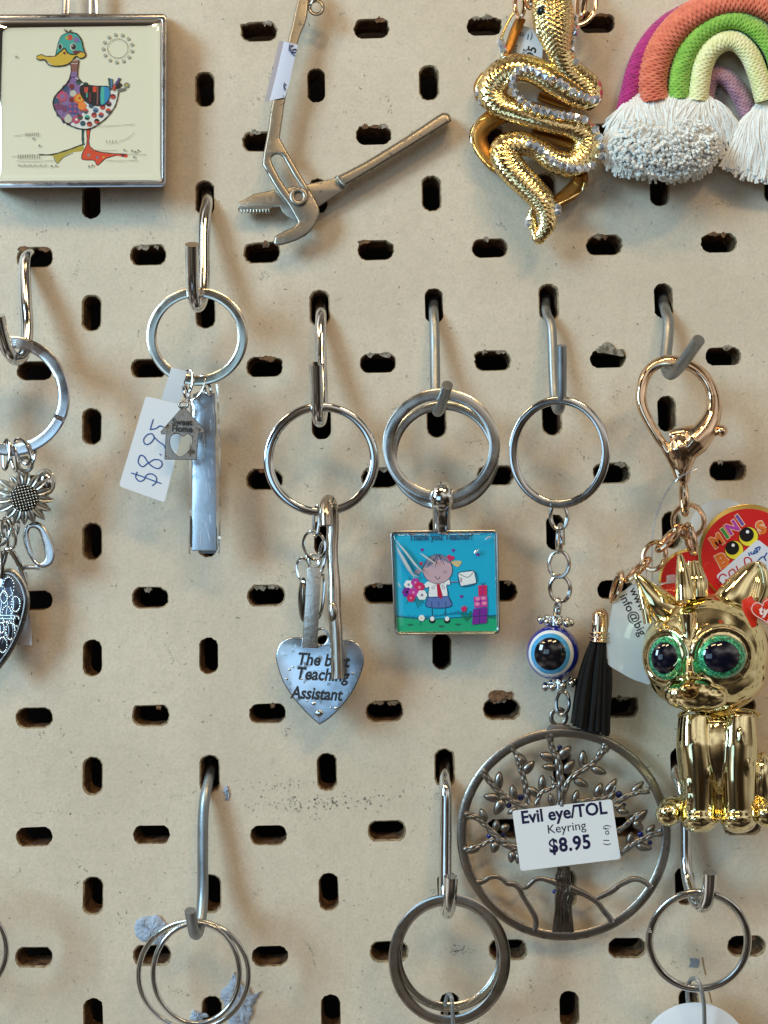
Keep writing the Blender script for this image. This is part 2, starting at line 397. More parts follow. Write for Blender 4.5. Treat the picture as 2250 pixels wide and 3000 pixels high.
TORN = mat('torn_grey_paint', (.36, .32, .26), .85, vary=(900, (.10, .07, .045)), bump=(1600, .0003))
TORNB = mat('torn_brown_fibre', (.25, .13, .06), .9, vary=(900, (.10, .05, .025)), bump=(1600, .0004))
SPECK = mat('dark_scuff', (.24, .215, .175), .7); FAINT = mat('faint_scuff', (.40, .36, .29), .7)
STREAK = mat('brown_scratch', (.30, .20, .10), .7)
def build_board():
    rnd = random.Random(11); bm = BM(); px = U / P                      # one photo pixel in pitch units
    meas = {(1, 0): (600, 262), (1, 1): (600, 580), (2.5, .5): (1095, 397), (3, 6): (1303, 2250), (4, 2): (1608, 885), (1.5, 6.5): (787, 2447), (1.5, 7.5): (791, 2801), (1.5, 2.5): (775, 1077), (5, 3): (1954, 1212)}
    def cell(ci, cj, horiz):
        lx, ly = (51, 26) if horiz else (26, 51); n = 60; out = []
        ph = [rnd.uniform(0, 6.28) for _ in range(6)]; am = [rnd.uniform(.2, .9) for _ in range(6)]; rag = [max(0, rnd.gauss(1.5, 3.0)) for _ in range(16)]
        top = horiz and (cj < 6.2) and rnd.random() < .75
        for k in range(n):
            a = 2 * math.pi * k / n; c, s = math.cos(a), math.sin(a); q = min(lx, ly); e = abs(lx - ly)
            x = q * c + (math.copysign(e, c) if horiz else 0); y = q * s + (0 if horiz else math.copysign(e, s))
            w = sum(am[i] * math.sin((2 + 2 * i) * a + ph[i]) for i in range(6)) * .5 + rnd.uniform(-.5, .5)
            if top and s < -.25: u_ = (a / (2 * math.pi)) * 15; i_ = int(u_); w += (rag[i_] * (1 - u_ + i_) + rag[i_ + 1] * (u_ - i_)) * min(1, (-s - .25) * 3)
            out.append((x + c * w, y + s * w))
        ox, oy = 0, 0
        if (ci, cj) in meas:
            p0 = proj((ci - 2.5) * P, -(cj - 3.5) * P); ox, oy = meas[(ci, cj)][0] - p0[0], meas[(ci, cj)][1] - p0[1]
        def v(x, y, z): return bm.verts.new(proj((ci - 2.5) * P + (x + ox) * U, -(cj - 3.5) * P - (y + oy) * U, z))
        grow = lambda d: [(x + d * math.copysign(1, x) * min(1, abs(x) / 20), y + d * math.copysign(1, y) * min(1, abs(y) / 20)) for x, y in out]
        bw = rnd.uniform(1.5, 4.5)
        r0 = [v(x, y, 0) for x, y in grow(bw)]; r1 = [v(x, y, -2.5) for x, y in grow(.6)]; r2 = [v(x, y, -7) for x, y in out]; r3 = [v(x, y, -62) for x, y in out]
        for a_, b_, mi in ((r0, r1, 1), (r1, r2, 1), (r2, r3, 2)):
            for k in range(n): bm.faces.new((a_[k], a_[(k + 1) % n], b_[(k + 1) % n], b_[k])).material_index = mi
        h = .5; q = .25
        edge = [(-h, -q), (0, -q), (h, -q), (h, q), (0, q), (-h, q)]
        ev = [bm.verts.new(proj((ci + x - 2.5) * P, -(cj + y - 3.5) * P)) for x, y in edge]
        allv = ev + r0
        for tri in tessellate_polygon([[Vector((u.co.x, u.co.y, 0)) for u in ev], [Vector((u.co.x, u.co.y, 0)) for u in r0]]):
            if len(set(tri)) == 3:
                try: bm.faces.new([allv[i] for i in tri]).material_index = 0
                except ValueError: pass
        # torn paint and fibre along the upper lip
        if horiz:
            for _ in range(rnd.choice((1, 2, 2, 3)) if top else rnd.choice((0, 0, 1))):
                x0 = rnd.uniform(-38, 30); w_ = rnd.uniform(7, 20); hgt = rnd.uniform(5, 12)
                pl = [(x0 - w_, -25)] + [(x0 - w_ + 2 * w_ * t / 7, -27 - hgt * math.sin(math.pi * t / 7) * rnd.uniform(.5, 1.1)) for t in range(8)] + [(x0 + w_, -25)]
                pl += [(x0 + w_ * (1 - 2 * t / 5), -24 + rnd.uniform(0, 9)) for t in range(1, 5)]
                mi = 3 if rnd.random() < .6 else 4; c0 = proj((ci - 2.5) * P, -(cj - 3.5) * P)
                f = [(c0[0] + ox + x, c0[1] + oy + y) for x, y in pl]
                plate(bm, f, z=-3, t=rnd.uniform(3.6, 5), bev=0, mi=mi)
    for j in range(-2, 11):
        for i in range(-3, 10): cell(i, j, False)
        for i in range(-3, 10): cell(i + .5, j + .5, True)
    # the big torn flap over one slot
    for pts in ([(1430, 2040), (1440, 2024), (1470, 2022), (1484, 2028), (1500, 2026), (1496, 2050), (1480, 2046), (1462, 2056), (1440, 2052)],
                [(1758, 1030), (1764, 1010), (1778, 1002), (1795, 1008), (1808, 1024), (1826, 1022), (1828, 1044), (1800, 1040), (1776, 1036)]):
        plate(bm, sm(pts, 3, True), z=-2, t=8, bev=1.5, mi=4 if pts[0][0] < 1500 else 3)
    def inslot(x, y):
        w_ = W(x, y); u_, v_ = w_.x / P + 2.5, -w_.z / P + 3.5; d = lambda t, h: abs((t + h) % 1 - .5)
        return (d(u_, .5) < .11 and d(v_, .5) < .19) or (d(u_, 0) < .19 and d(v_, 0) < .11)
    def speck(x, y, r, el=1.0, an=0.0, mi=5):
        if inslot(x, y): return
        n = 7; pl = []
        for k in range(n):
            a = 6.283 * k / n; q = r * rnd.uniform(.6, 1.3); u_, w_ = q * math.cos(a) * el, q * math.sin(a)
            pl.append((x + u_ * math.cos(an) - w_ * math.sin(an), y + u_ * math.sin(an) + w_ * math.cos(an)))
        vs = [bm.verts.new((p[0], p[1], .35)) for p in pl]; bm.faces.new(vs).material_index = mi
    for _ in range(900): speck(rnd.uniform(0, 2250), rnd.uniform(0, 3000), rnd.uniform(.7, 2.2), rnd.uniform(1, 3.5), rnd.uniform(0, 3.1), rnd.choice((5, 7, 7, 7)))
    for _ in range(70):
        x, y, a = rnd.uniform(0, 2250), rnd.uniform(0, 3000), rnd.uniform(0, 6.28)
        for k in range(rnd.randint(5, 16)): speck(x + k * 4 * math.cos(a) + rnd.gauss(0, 4), y + k * 4 * math.sin(a) + rnd.gauss(0, 4), rnd.uniform(.7, 2.2), rnd.uniform(1, 3), rnd.uniform(0, 3.1), 7)
    for _ in range(170):                                                # the scatter of pits below the middle
        x = rnd.gauss(950, 120); speck(x, rnd.gauss(2352, 14) - .02 * (x - 950), rnd.uniform(.8, 3.2), rnd.uniform(1, 1.8), rnd.uniform(0, 3.1), rnd.choice((5, 7, 7)))
    for _ in range(60): speck(rnd.gauss(850, 60), rnd.gauss(2300, 10) + 0, rnd.uniform(.8, 2), rnd.uniform(1, 2), rnd.uniform(0, 3.1))
    for _ in range(40): speck(rnd.gauss(1342, 22), rnd.gauss(2782, 7), rnd.uniform(.8, 2), rnd.uniform(1, 2.5), rnd.uniform(-.3, .3))
    for line in ([(900, 2760), (905, 2775), (912, 2790), (918, 2812), (924, 2828)], [(205, 2200), (215, 2220), (222, 2245)], [(78, 2380), (120, 2384), (170, 2378), (230, 2388), (300, 2384)],
                 [(500, 2334), (540, 2330), (580, 2318)], [(1075, 2236), (1130, 2262), (1210, 2294), (1290, 2322)], [(165, 1612), (185, 1620), (205, 1626), (232, 1626)],
                 [(475, 605), (482, 625), (490, 642)], [(402, 985), (408, 968)], [(268, 1462), (282, 1452)], [(1050, 1390), (1062, 1372), (1074, 1362)], [(960, 875), (985, 878), (1005, 870)],
                 [(1210, 960), (1215, 1000), (1222, 1050)], [(345, 2670), (355, 2688), (368, 2710)], [(982, 2660), (1040, 2652), (1090, 2640)], [(1265, 700), (1290, 760)]):
        p = sm([(x + rnd.uniform(-2, 2), y + rnd.uniform(-2, 2)) for x, y in line], 5); [speck(q_[0] + rnd.uniform(-1.5, 1.5), q_[1] + rnd.uniform(-1.5, 1.5), rnd.uniform(.7, 1.7), rnd.uniform(1, 3), rnd.uniform(0, 3.1), rnd.choice((5, 7, 7))) for q_ in p if rnd.random() < .8]
    for line in ([L6(1020, 1175), L6(1035, 1260), L6(1055, 1350)], [L6(1085, 1510), L6(1100, 1570), L6(1112, 1620)]): ribbon(bm, sm(line, 5), 4.5, .6, 6)
    o = obj('pegboard', bm, [BOARD, RIM, FIBRE, TORN, TORNB, SPECK, STREAK, FAINT], smooth=0)
    tag(o, 'cream painted slotted pegboard with worn dark slots', None, None, 'structure')
build_board()
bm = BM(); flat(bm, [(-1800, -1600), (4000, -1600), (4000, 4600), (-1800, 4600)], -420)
tag(obj('wall', bm, mat('wall_shade_black', (.012, .010, .009), .9)), 'wall seen through the slots, coloured near black for the shade behind the board', None, None, 'structure')  # near-black colour stands in for the shade behind the board

# ------------------------------------------------------------------ hooks
def hook(pts, r, m, label, rn=9):
    bm = BM(); path = sm(pts, rn); tube(bm, path, r, 16)
    at = (pts[1][0], pts[1][1], 5)
    o = obj('wire_hook', bm, m, at=at, smooth=40)
    return tag(o, label, 'hook', 'wire hooks in the pegboard')
hook([(104, 742, -50), (92, 744, -8), (76, 756, 22), (72, 800, 40), (75, 880, 66), (80, 960, 84), (72, 1030, 112), (48, 1052, 146), (24, 1030, 178), (6, 980, 200), (-5, 925, 216)], [17, 18, 19, 19, 20, 20], CHROME, 'shiny wire hook at the left edge holding the flat ring with the sunflower charm')
hook([(604, 556, -50), (606, 575, -12), (606, 598, 14), (600, 640, 36), (597, 720, 56), (597, 810, 82), (592, 868, 104), (580, 896, 132), (568, 868, 160), (564, 800, 182), (563, 716, 214)], [17, 17, 18, 18, 19, 20, 20, 21], CHROME, 'shiny wire hook below the duck picture with its cut end standing left of its stem')
hook([(938, 886, -50), (939, 905, -12), (940, 930, 16), (939, 975, 36), (940, 1060, 56), (943, 1140, 78), (943, 1200, 100), (937, 1234, 128), (930, 1205, 158), (928, 1140, 180), (926, 1066, 204)], [16, 17, 17, 18, 18, 19, 20], CHROME, 'shiny wire hook holding the ring of the teaching assistant heart')
hook([(1271, 880, -55), (1270, 900, -12), (1271, 925, 16), (1273, 975, 34), (1274, 1040, 48), (1275, 1130, 78), (1276, 1180, 104), (1282, 1206, 130), (1292, 1190, 166), (1301, 1160, 208), (1311, 1128, 250)], [14, 14.5, 15, 15, 15.5, 16.5], ZINC, 'grey wire hook holding the ring of the thank you teacher charm')
hook([(1600, 872, -55), (1598, 896, -14), (1603, 922, 12), (1614, 950, 34), (1618, 1000, 46), (1621, 1090, 62), (1625, 1160, 80), (1632, 1198, 104), (1640, 1196, 136), (1645, 1160, 156), (1646, 1090, 172), (1645, 1012, 188)], [13.5, 14, 14.5, 14.5, 14.5, 15], ZINC, 'grey wire hook with a raised flat end holding the evil eye ring')
hook([(1946, 862, -60), (1944, 888, -16), (1950, 912, 12), (1958, 942, 34), (1956, 990, 50), (1951, 1040, 70), (1952, 1078, 92), (1964, 1096, 122), (1988, 1078, 176), (2016, 1040, 236), (2048, 996, 300)], [15.5, 16, 17, 17.5, 18, 18.5], ZINC, 'grey wire hook pointing up right out of the rose gold lobster clasp')
hook([(621, 2236, -70), (617, 2262, -30), (610, 2294, 4), (600, 2340, 32), (595, 2400, 46), (594, 2500, 60), (594, 2610, 74), (590, 2680, 96), (581, 2728, 124), (571, 2736, 158), (564, 2708, 192), (557, 2668, 226)], [14, 15, 16, 16.5, 17, 17], ZINC, 'long grey wire hook holding the two loops of the bare split ring')
hook([(1303, 2222, -70), (1303, 2250, -26), (1303, 2284, 6), (1306, 2322, 32), (1306, 2400, 44), (1305, 2500, 58), (1304, 2600, 74), (1305, 2650, 96), (1310, 2674, 124), (1316, 2660, 154), (1319, 2620, 184), (1321, 2568, 206)], [16, 17, 18, 18.5, 19, 19.5, 21], CHROME, 'shiny wire hook left of the tree pendant holding the broad flat rings')
hook([(1977, 2216, -70), (1978, 2240, -26), (1984, 2276, 6), (1998, 2320, 34), (2008, 2420, 48), (2009, 2510, 60), (2014, 2570, 78), (2026, 2616, 108), (2044, 2648, 138), (2064, 2654, 168), (2077, 2622, 190), (2081, 2556, 218)], [16, 16.5, 17, 17, 18, 20, 22], CHROME, 'shiny wire hook emerging below the gold cat figure')
for p in ((604, 556, 600, 580), (938, 886, 939, 905)):
    pass

# ------------------------------------------------------------------ bare rings along the bottom
t = thing('key_ring', 'bare thin wire split ring with two spread loops on the long grey hook', 'key ring', (571, 2700, 130), 'rings without charms in view')
bm = BM(); ring(bm, 567, 2856, 126, 161, 158, 8, 8, tx=14, ty=-6, sq=2); obj('ring_turn', bm, STEEL, t)
bm = BM(); ring(bm, 575, 2852, 156, 126, 147, 8, 8, tx=-6, ty=8, sq=2); obj('ring_turn', bm, STEEL, t)
t = thing('key_ring', 'broad flat double ring on the shiny hook left of the tree pendant', 'key ring', (1317, 2640, 140), 'rings without charms in view')
bm = BM(); ring(bm, 1317, 2812, 156, 163, 178, 16, 6, tx=10, ty=-8, sq=5); obj('ring_turn', bm, SATIN, t)
bm = BM(); ring(bm, 1316, 2795, 124, 153, 156, 14, 7, tx=-8, ty=4, sq=5); obj('ring_turn', bm, SATIN, t)
bm = BM(); tube(bm, sm([(1310, 2990, 110), (1304, 2950, 130), (1312, 2914, 156), (1322, 2920, 176), (1326, 2960, 178), (1328, 3060, 165)], 6), 6, 8); obj('tag_loop', bm, THREAD, t)
t = thing('key_ring', 'wire split ring below the gold cat figure with a white disc hung on it', 'key ring', (2047, 2640, 140), 'rings without charms in view')
bm = BM(); ring(bm, 2047, 2755, 140, 142, 139, 11, 9.5, turns=2, pitch=14, a0=3.3, tx=10, ty=-12, sq=2.2, grow=.012); obj('split_ring', bm, STEEL, t)
bm = BM(); tube(bm, sm([(2020, 2960, 90), (2014, 2910, 112), (2022, 2872, 150), (2040, 2868, 168), (2052, 2890, 176), (2062, 2940, 168), (2064, 3040, 140)], 6), 6.5, 8); obj('tag_loop', bm, THREAD, t)
bm = BM(); plate(bm, circ(2036, 3100, 164, n=72), z=96, t=14, bev=5); obj('white_disc', bm, mat('white_plastic_disc', (.74, .78, .85), .35, coat=.3), t)
t = thing('key_ring', 'thin wire ring cut off by the left edge low in the picture', 'key ring', (-100, 2640, 110), 'rings without charms in view')
bm = BM(); ring(bm, -124, 2782, 120, 142, 142, 9, 9, sq=2); obj('split_ring', bm, STEEL, t)

# ------------------------------------------------------------------ adhesive putty and scraps on the board
PUTTY = mat('blue_white_putty', (.40, .48, .62), .75, bump=(420, .0012))
def putty(pts, label, h=15, z=-.5, grp='lumps of adhesive putty'):
    rnd = random.Random(int(pts[0][0])); out = sm(pts, 5, True); out = [(x + rnd.uniform(-3, 3), y + rnd.uniform(-3, 3)) for x, y in out]
    cx = sum(p[0] for p in out) / len(out); cy = sum(p[1] for p in out) / len(out); bm = BM(); rows = []
    for k, (f, zz) in enumerate(((1, z), (1.0, z + h * .5), (.88, z + h * .85), (.62, z + h), (.3, z + h * 1.05))):
        rows.append([bm.verts.new((cx + (x - cx) * f + rnd.uniform(-1, 1) * (k > 0), cy + (y - cy) * f + rnd.uniform(-1, 1) * (k > 0), zz + rnd.uniform(-2.6, 2.6) * (k > 0))) for x, y in out])
    c = bm.verts.new((cx, cy, z + h)); n = len(out)
    for a, b in zip(rows, rows[1:]):
        for k in range(n): bm.faces.new((a[k], a[(k + 1) % n], b[(k + 1) % n], b[k]))
    for k in range(n): bm.faces.new((rows[-1][k], rows[-1][(k + 1) % n], c))
    o = obj('adhesive_putty', bm, PUTTY, at=(cx, cy, 0), smooth=50); tag(o, label, 'putty', grp)
putty(L4([(825, 1060), (840, 1020), (900, 1000), (960, 1005), (1005, 1050), (1010, 1100), (1000, 1160), (960, 1175), (915, 1160), (860, 1150), (820, 1110)]), 'round lump of pale blue putty above the slot left of the bare split ring', 10)
putty(L4([(1340, 1470), (1400, 1400), (1420, 1345), (1450, 1400), (1500, 1430), (1540, 1490), (1585, 1460), (1545, 1530), (1530, 1600), (1480, 1680), (1400, 1690), (1385, 1600), (1360, 1530)]), 'large ragged lump of pale blue putty behind the right side of the bare split ring', 11)
putty(L4([(1158, 1600), (1180, 1575), (1220, 1590), (1262, 1600), (1240, 1625), (1200, 1640), (1160, 1630)]), 'small flat bit of pale blue putty inside the bottom of the bare split ring', 6)
putty(L4([(1362, 225), (1378, 215), (1390, 250), (1390, 295), (1372, 298), (1362, 260)]), 'tiny sliver of blue putty beside the slot of the long grey hook', 5)
bm = BM(); plate(bm, L6([(895, 1182), (985, 1192), (995, 1225), (978, 1278), (885, 1272), (905, 1230)]), z=.5, t=1.2, bev=0)
tag(obj('paper_scrap', bm, mat('blue_grey_paper', (.22, .25, .30), .7), at=(2033, 2822, 0)), 'small blue grey paper scrap stuck inside the lower right ring', 'scrap')
# ------------------------------------------------------------------ duck picture keychain
t = thing('picture_keychain', 'square silver framed keychain picture of a patchwork duck', 'keychain', (230, 549, 40))
FRAME = mat('grey_metal_frame', (.44, .43, .46), .22, 1, rvar=.06)
outer = rrect([(-32, 42), (489, 40), (487, 548), (-32, 551)], 16); inner = rrect([(-18, 56), (473, 54), (472, 530), (-18, 533)], 14)
bm = BM(); plate(bm, outer, [inner], z=18, t=62, bev=5, segs=3); obj('frame', bm, FRAME, t)
bm = BM(); plate(bm, rrect([(-30, 44), (487, 42), (485, 546), (-30, 549)], 15), z=12, t=8, bev=2); obj('back_plate', bm, FRAME, t)
bm = BM()
for pts in ([(186, 45), (188, 0), (190, -60)], [(198, 45), (199, 0), (200, -60)], [(262, 45), (262, 0), (262, -60)], [(282, 45), (280, 0), (280, -60)]):
    tube(bm, [(x, y, 42) for x, y in pts], 6 if pts[0][0] in (186, 198) else 7, 8)
tube(bm, [(180, 44, 45), (290, 44, 45)], 6, 8); obj('hanger', bm, FRAME, t)
def duck():
    pal = ['#ece6cc', '#2a2622', '#3fa79b', '#d8b23c', '#8d5a52', '#e8e4dc', '#5c4f86', '#c0506a', '#e8752c', '#f08a3a', '#2e8ac0', '#4bb59f', '#1e1a20', '#7a2b33', '#dd4c2b', '#b9a43f', '#8e8b80', '#35506e', '#8a6a9c', '#c9c5b4', '#c94a3c', '#5a7fa8', '#2c5a58', '#7b3f66']
    mats = [ink(c, .35) for c in pal]; ix = {c: i for i, c in enumerate(pal)}; bm = BM(); lv = [76.0]; rnd = random.Random(3)
    def A(pts, c, smooth=True, n=4): lv[0] += .015; p = sm(pts, n, True) if smooth else pts; flat(bm, [M8(*q) for q in p] if max(abs(v) for v in p[0]) > 0 else p, lv[0], ix[c])
    def Ln(pts, w, c='#2a2622'): lv[0] += .015; p = sm(pts, 5); ribbon(bm, [M8(*q) for q in p], [w * .2034 * (.75 + .5 * abs(math.sin(i * .9))) for i in range(len(p))], lv[0], ix[c])
    def D(x, y, r, c, r2=None): A(circ(x, y, r, r2, 14), c, False)
    flat(bm, [(-19, 54), (474, 53), (473, 531), (-19, 534)], 75.9, 0)
    # far foot, near foot
    A([(60, 1928), (250, 1930), (500, 1860), (650, 1810), (715, 1815), (690, 1880), (560, 1900), (430, 1960), (340, 2050), (280, 1960), (160, 1940)], '#b9a43f')
    Ln([(60, 1930), (250, 1932), (500, 1860), (660, 1800), (715, 1790)], 18); Ln([(280, 1960), (335, 2060), (420, 1975), (560, 1910)], 9)
    Ln([(706, 1560), (704, 1700), (712, 1800)], 32, '#2c5a58'); Ln([(690, 1560), (688, 1700), (700, 1800)], 10)
    A([(745, 1530), (815, 1530), (795, 1680), (795, 1800), (900, 1880), (1100, 1910), (1330, 1925), (1325, 1975), (1190, 1950), (1030, 1990), (915, 2080), (860, 2010), (700, 2000), (700, 1900), (760, 1790), (765, 1650)], '#dd4c2b')
    Ln([(745, 1530), (760, 1650), (755, 1790), (700, 1900), (695, 2000), (860, 2015), (915, 2085), (1030, 1990), (1180, 1945)], 11); Ln([(815, 1540), (795, 1680), (798, 1800), (900, 1880), (1100, 1912), (1340, 1925)], 11)
    for x, y, r, c in ((785, 1940, 24, '#8e8b80'), (910, 1970, 18, '#5a7fa8'), (1000, 1970, 14, '#d8b23c'), (790, 1760, 12, '#5c4f86'), (1280, 1940, 26, '#7a2b33')): D(x, y, r, c)
    # body
    A([(530, 760), (620, 760), (660, 850), (760, 920), (900, 945), (1060, 950), (1120, 1020), (1200, 1020), (1190, 1140), (1150, 1250), (1030, 1400), (920, 1490), (820, 1545), (700, 1560), (560, 1525), (420, 1440), (320, 1320), (275, 1200), (300, 1090), (400, 980), (490, 880)], '#e8e4dc')
    A([(540, 790), (600, 840), (655, 960), (680, 1150), (760, 1230), (650, 1400), (560, 1520), (420, 1435), (325, 1315), (280, 1200), (305, 1095), (405, 985)], '#8a6a9c')
    rp = random.Random(5)
    for _ in range(46):
        x, y = rp.uniform(320, 690), rp.uniform(900, 1480)
        if ((x - 500) / 210) ** 2 + ((y - 1200) / 300) ** 2 < .95: D(x, y, rp.uniform(16, 34), rp.choice(['#35506e', '#7b3f66', '#c0506a', '#5c4f86', '#8d5a52', '#c9c5b4', '#5a7fa8', '#7a2b33']))
    for x, y, r, c in ((450, 975, 50, '#35506e'), (540, 950, 38, '#7a2b33'), (405, 1095, 72, '#c0506a'), (410, 1095, 36, '#8a6a9c'), (315, 1160, 46, '#35506e'), (345, 1240, 54, '#7b3f66'), (420, 1270, 52, '#7b3f66'), (380, 1330, 44, '#8a6a9c'), (540, 1140, 40, '#7a2b33'), (640, 1000, 70, '#8a6a9c'), (560, 1050, 46, '#c9c5b4'), (650, 1125, 78, '#e8752c'), (655, 1120, 48, '#d8b23c'), (655, 1118, 24, '#dd4c2b'), (690, 1230, 60, '#f08a3a'), (555, 1270, 82, '#5c4f86'), (490, 1420, 56, '#c9c5b4'), (605, 1430, 56, '#c0506a'), (608, 1425, 18, '#e8e4dc'), (560, 1500, 30, '#e8e4dc'), (590, 860, 34, '#8a6a9c')): D(x, y, r, c)
    for x, y in ((520, 1235), (590, 1235), (520, 1310), (592, 1310)): D(x, y, 18, '#c0506a')
    for x, y, c in ((742, 1305, '#c94a3c'), (822, 1225, '#5c4f86'), (885, 1290, '#5a7fa8'), (985, 1245, '#7a2b33'), (1075, 1200, '#7b3f66'), (762, 1395, '#4bb59f'), (862, 1360, '#7a2b33'), (962, 1360, '#c94a3c'), (1065, 1300, '#dd4c2b'), (700, 1480, '#35506e'), (795, 1490, '#7a2b33'), (900, 1450, '#2a2622'), (1135, 1095, '#7a2b33'), (640, 885, '#2a2622'), (745, 925, '#2c5a58'), (660, 1390, '#7a2b33')):
        D(x, y, 38, c); A([(x - 36, y), (x + 36, y), (x + 26, y + 26), (x, y + 37), (x - 26, y + 26)], rnd.choice(['#2a2622', '#2c5a58', '#35506e', '#c94a3c']), False)
    A([(660, 960), (720, 920), (900, 945), (1060, 960), (1095, 1060), (1050, 1180), (960, 1215), (850, 1210), (740, 1160), (670, 1060)], '#1e1a20')
    A([(965, 960), (1060, 962), (1090, 1060), (1045, 1170), (960, 1210)], '#2e8ac0'); A([(960, 962), (1010, 962), (1010, 1190), (962, 1210)], '#4bb59f', False); A([(905, 955), (925, 955), (920, 1210), (900, 1210)], '#8d5a52', False)
    A([(845, 950), (900, 950), (895, 1030), (845, 1030)], '#dd4c2b', False); A([(720, 960), (780, 960), (770, 1040), (725, 1040)], '#c94a3c', False); A([(750, 1040), (768, 1040), (768, 1110), (750, 1110)], '#4bb59f', False); A([(790, 1040), (815, 1040), (812, 1180), (790, 1170)], '#7a2b33', False)
    Ln([(530, 760), (490, 880), (400, 980), (300, 1090), (272, 1200), (320, 1325), (420, 1445), (560, 1530), (700, 1565), (825, 1550), (925, 1490), (1040, 1400), (1155, 1250), (1195, 1140), (1215, 1030)], 15)
    Ln([(620, 790), (660, 860), (760, 925), (920, 945), (1060, 950), (1100, 1000)], 13); Ln([(660, 960), (670, 1060), (740, 1165), (850, 1215), (960, 1220), (1050, 1185), (1098, 1060)], 10)
    # tail
    for a, b, c, w in (((1100, 1000), (1075, 830), '#2c5a58', 34), ((1120, 980), (1110, 840), '#5a7fa8', 30), ((1150, 960), (1235, 830), '#5c4f86', 46), ((1180, 975), (1250, 910), '#2a2622', 70), ((1150, 1010), (1160, 930), '#c94a3c', 44), ((1200, 1010), (1310, 985), '#8e8b80', 52)): Ln([a, ((a[0] + b[0]) / 2, (a[1] + b[1]) / 2), b], w * .8, c); Ln([a, ((a[0] + b[0]) / 2 + 20, (a[1] + b[1]) / 2), (b[0] + 18, b[1])], 8)
    D(1332, 930, 40, '#8e8b80'); D(1332, 930, 20, '#b9a43f')
    # neck, head, bill
    A([(520, 600), (640, 560), (625, 700), (620, 800), (530, 800), (530, 690)], '#8d5a52'); A([(530, 740), (622, 735), (622, 810), (525, 810)], '#8a6a9c', False)
    Ln([(522, 610), (532, 700), (528, 780)], 12); Ln([(645, 570), (628, 690), (622, 790)], 12); Ln([(530, 622), (630, 618)], 8, '#c9c5b4'); Ln([(540, 575), (640, 570)], 8, '#c9c5b4')
    A([(310, 490), (340, 400), (350, 300), (400, 215), (500, 180), (600, 190), (670, 260), (700, 380), (740, 480), (640, 500), (540, 490), (430, 470)], '#3fa79b')
    D(515, 245, 42, '#c94a3c'); D(470, 250, 24, '#b9a43f'); D(610, 280, 42, '#8a6a9c'); D(640, 300, 22, '#5a7fa8'); A([(560, 440), (680, 440), (720, 480), (600, 490)], '#7a2b33')
    A([(30, 520), (100, 490), (180, 520), (300, 515), (400, 430), (440, 405), (500, 480), (580, 490), (650, 460), (735, 480), (720, 520), (650, 545), (600, 520), (530, 600), (400, 645), (270, 645), (200, 590), (160, 560), (60, 565)], '#d8b23c')
    Ln([(30, 520), (100, 490), (170, 515), (300, 515)], 12); Ln([(30, 540), (70, 565), (150, 565), (200, 630), (280, 655), (420, 648), (520, 605), (600, 515), (660, 545), (730, 520), (740, 480)], 13); Ln([(300, 515), (340, 480), (400, 430), (440, 402), (490, 470), (580, 490), (650, 462)], 18)
    Ln([(310, 495), (345, 330), (400, 215), (500, 178)], 9); Ln([(520, 178), (610, 190), (680, 280), (705, 390), (742, 490)], 17)
    D(560, 380, 46, '#c9c5b4', 54); D(568, 380, 34, '#1e1a20', 42); D(378, 375, 32, '#c9c5b4', 40); D(375, 378, 24, '#1e1a20', 36); D(437, 470, 20, '#7a2b33'); D(556, 366, 8, '#e8e4dc')
    for b in ((430, 120), (470, 130), (530, 130), (545, 145)): Ln([(490, 175), ((490 + b[0]) / 2 - 6, (175 + b[1]) / 2 + 8), b], 12)
    # pencil sun and ground lines
    p = circ(1203, 400, 148, 138, 48); lv[0] += .015; ribbon(bm, [M8(*q) for q in p + p[:1]], 1.6, lv[0], ix['#8e8b80'])
    for k in range(13):
        a = 2 * math.pi * k / 13 + .2; D(1203 + 210 * math.cos(a), 400 + 200 * math.sin(a), 22, '#8e8b80'); D(1203 + 210 * math.cos(a), 400 + 200 * math.sin(a), 13, '#c9c5b4')
    for pts in ([(-300, 1660), (-100, 1640), (60, 1630)], [(0, 1930), (-200, 1950), (-330, 1960)], [(1330, 1920), (1450, 1925), (1620, 1930)], [(800, 1860), (1000, 1870), (1200, 1868)], [(-260, 2020), (0, 2030), (300, 2010)], [(1030, 2010), (1200, 2020), (1500, 2012)], [(820, 1520), (1100, 1515), (1450, 1490)], [(1220, 1740), (1350, 1690), (1440, 1610)]): Ln(pts, 4.5, '#8e8b80')
    for k in range(10): x = -230 + k * 34; Ln([(x, 1925), (x + 4, 1990)], 9, '#8e8b80')
    for k in range(7): x = -120 + k * 30; Ln([(x, 1612), (x + 3, 1668)], 8, '#8e8b80')
    for k, x in enumerate((1040, 1090, 1130, 1180)): Ln([(x, 1720), (x + 6, 1770)], 8, '#8e8b80')
    for x, y in ((1300, 1865), (1410, 1875), (1460, 1890), (1500, 1870), (1440, 1965), (840, 2085), (790, 2100), (315, 2090), (250, 2095), (-10, 1700), (75, 1800), (-260, 520)): D(x, y, 15, '#8e8b80')
    for k in range(16): x = -230 + k * 26; Ln([(x, 2095), (x + 9, 2070 + 12 * (k % 3)), (x + 18, 2098)], 7, '#8e8b80')
    return bm, mats
bm, mats = duck(); obj('duck_print', bm, mats, t, smooth=0)
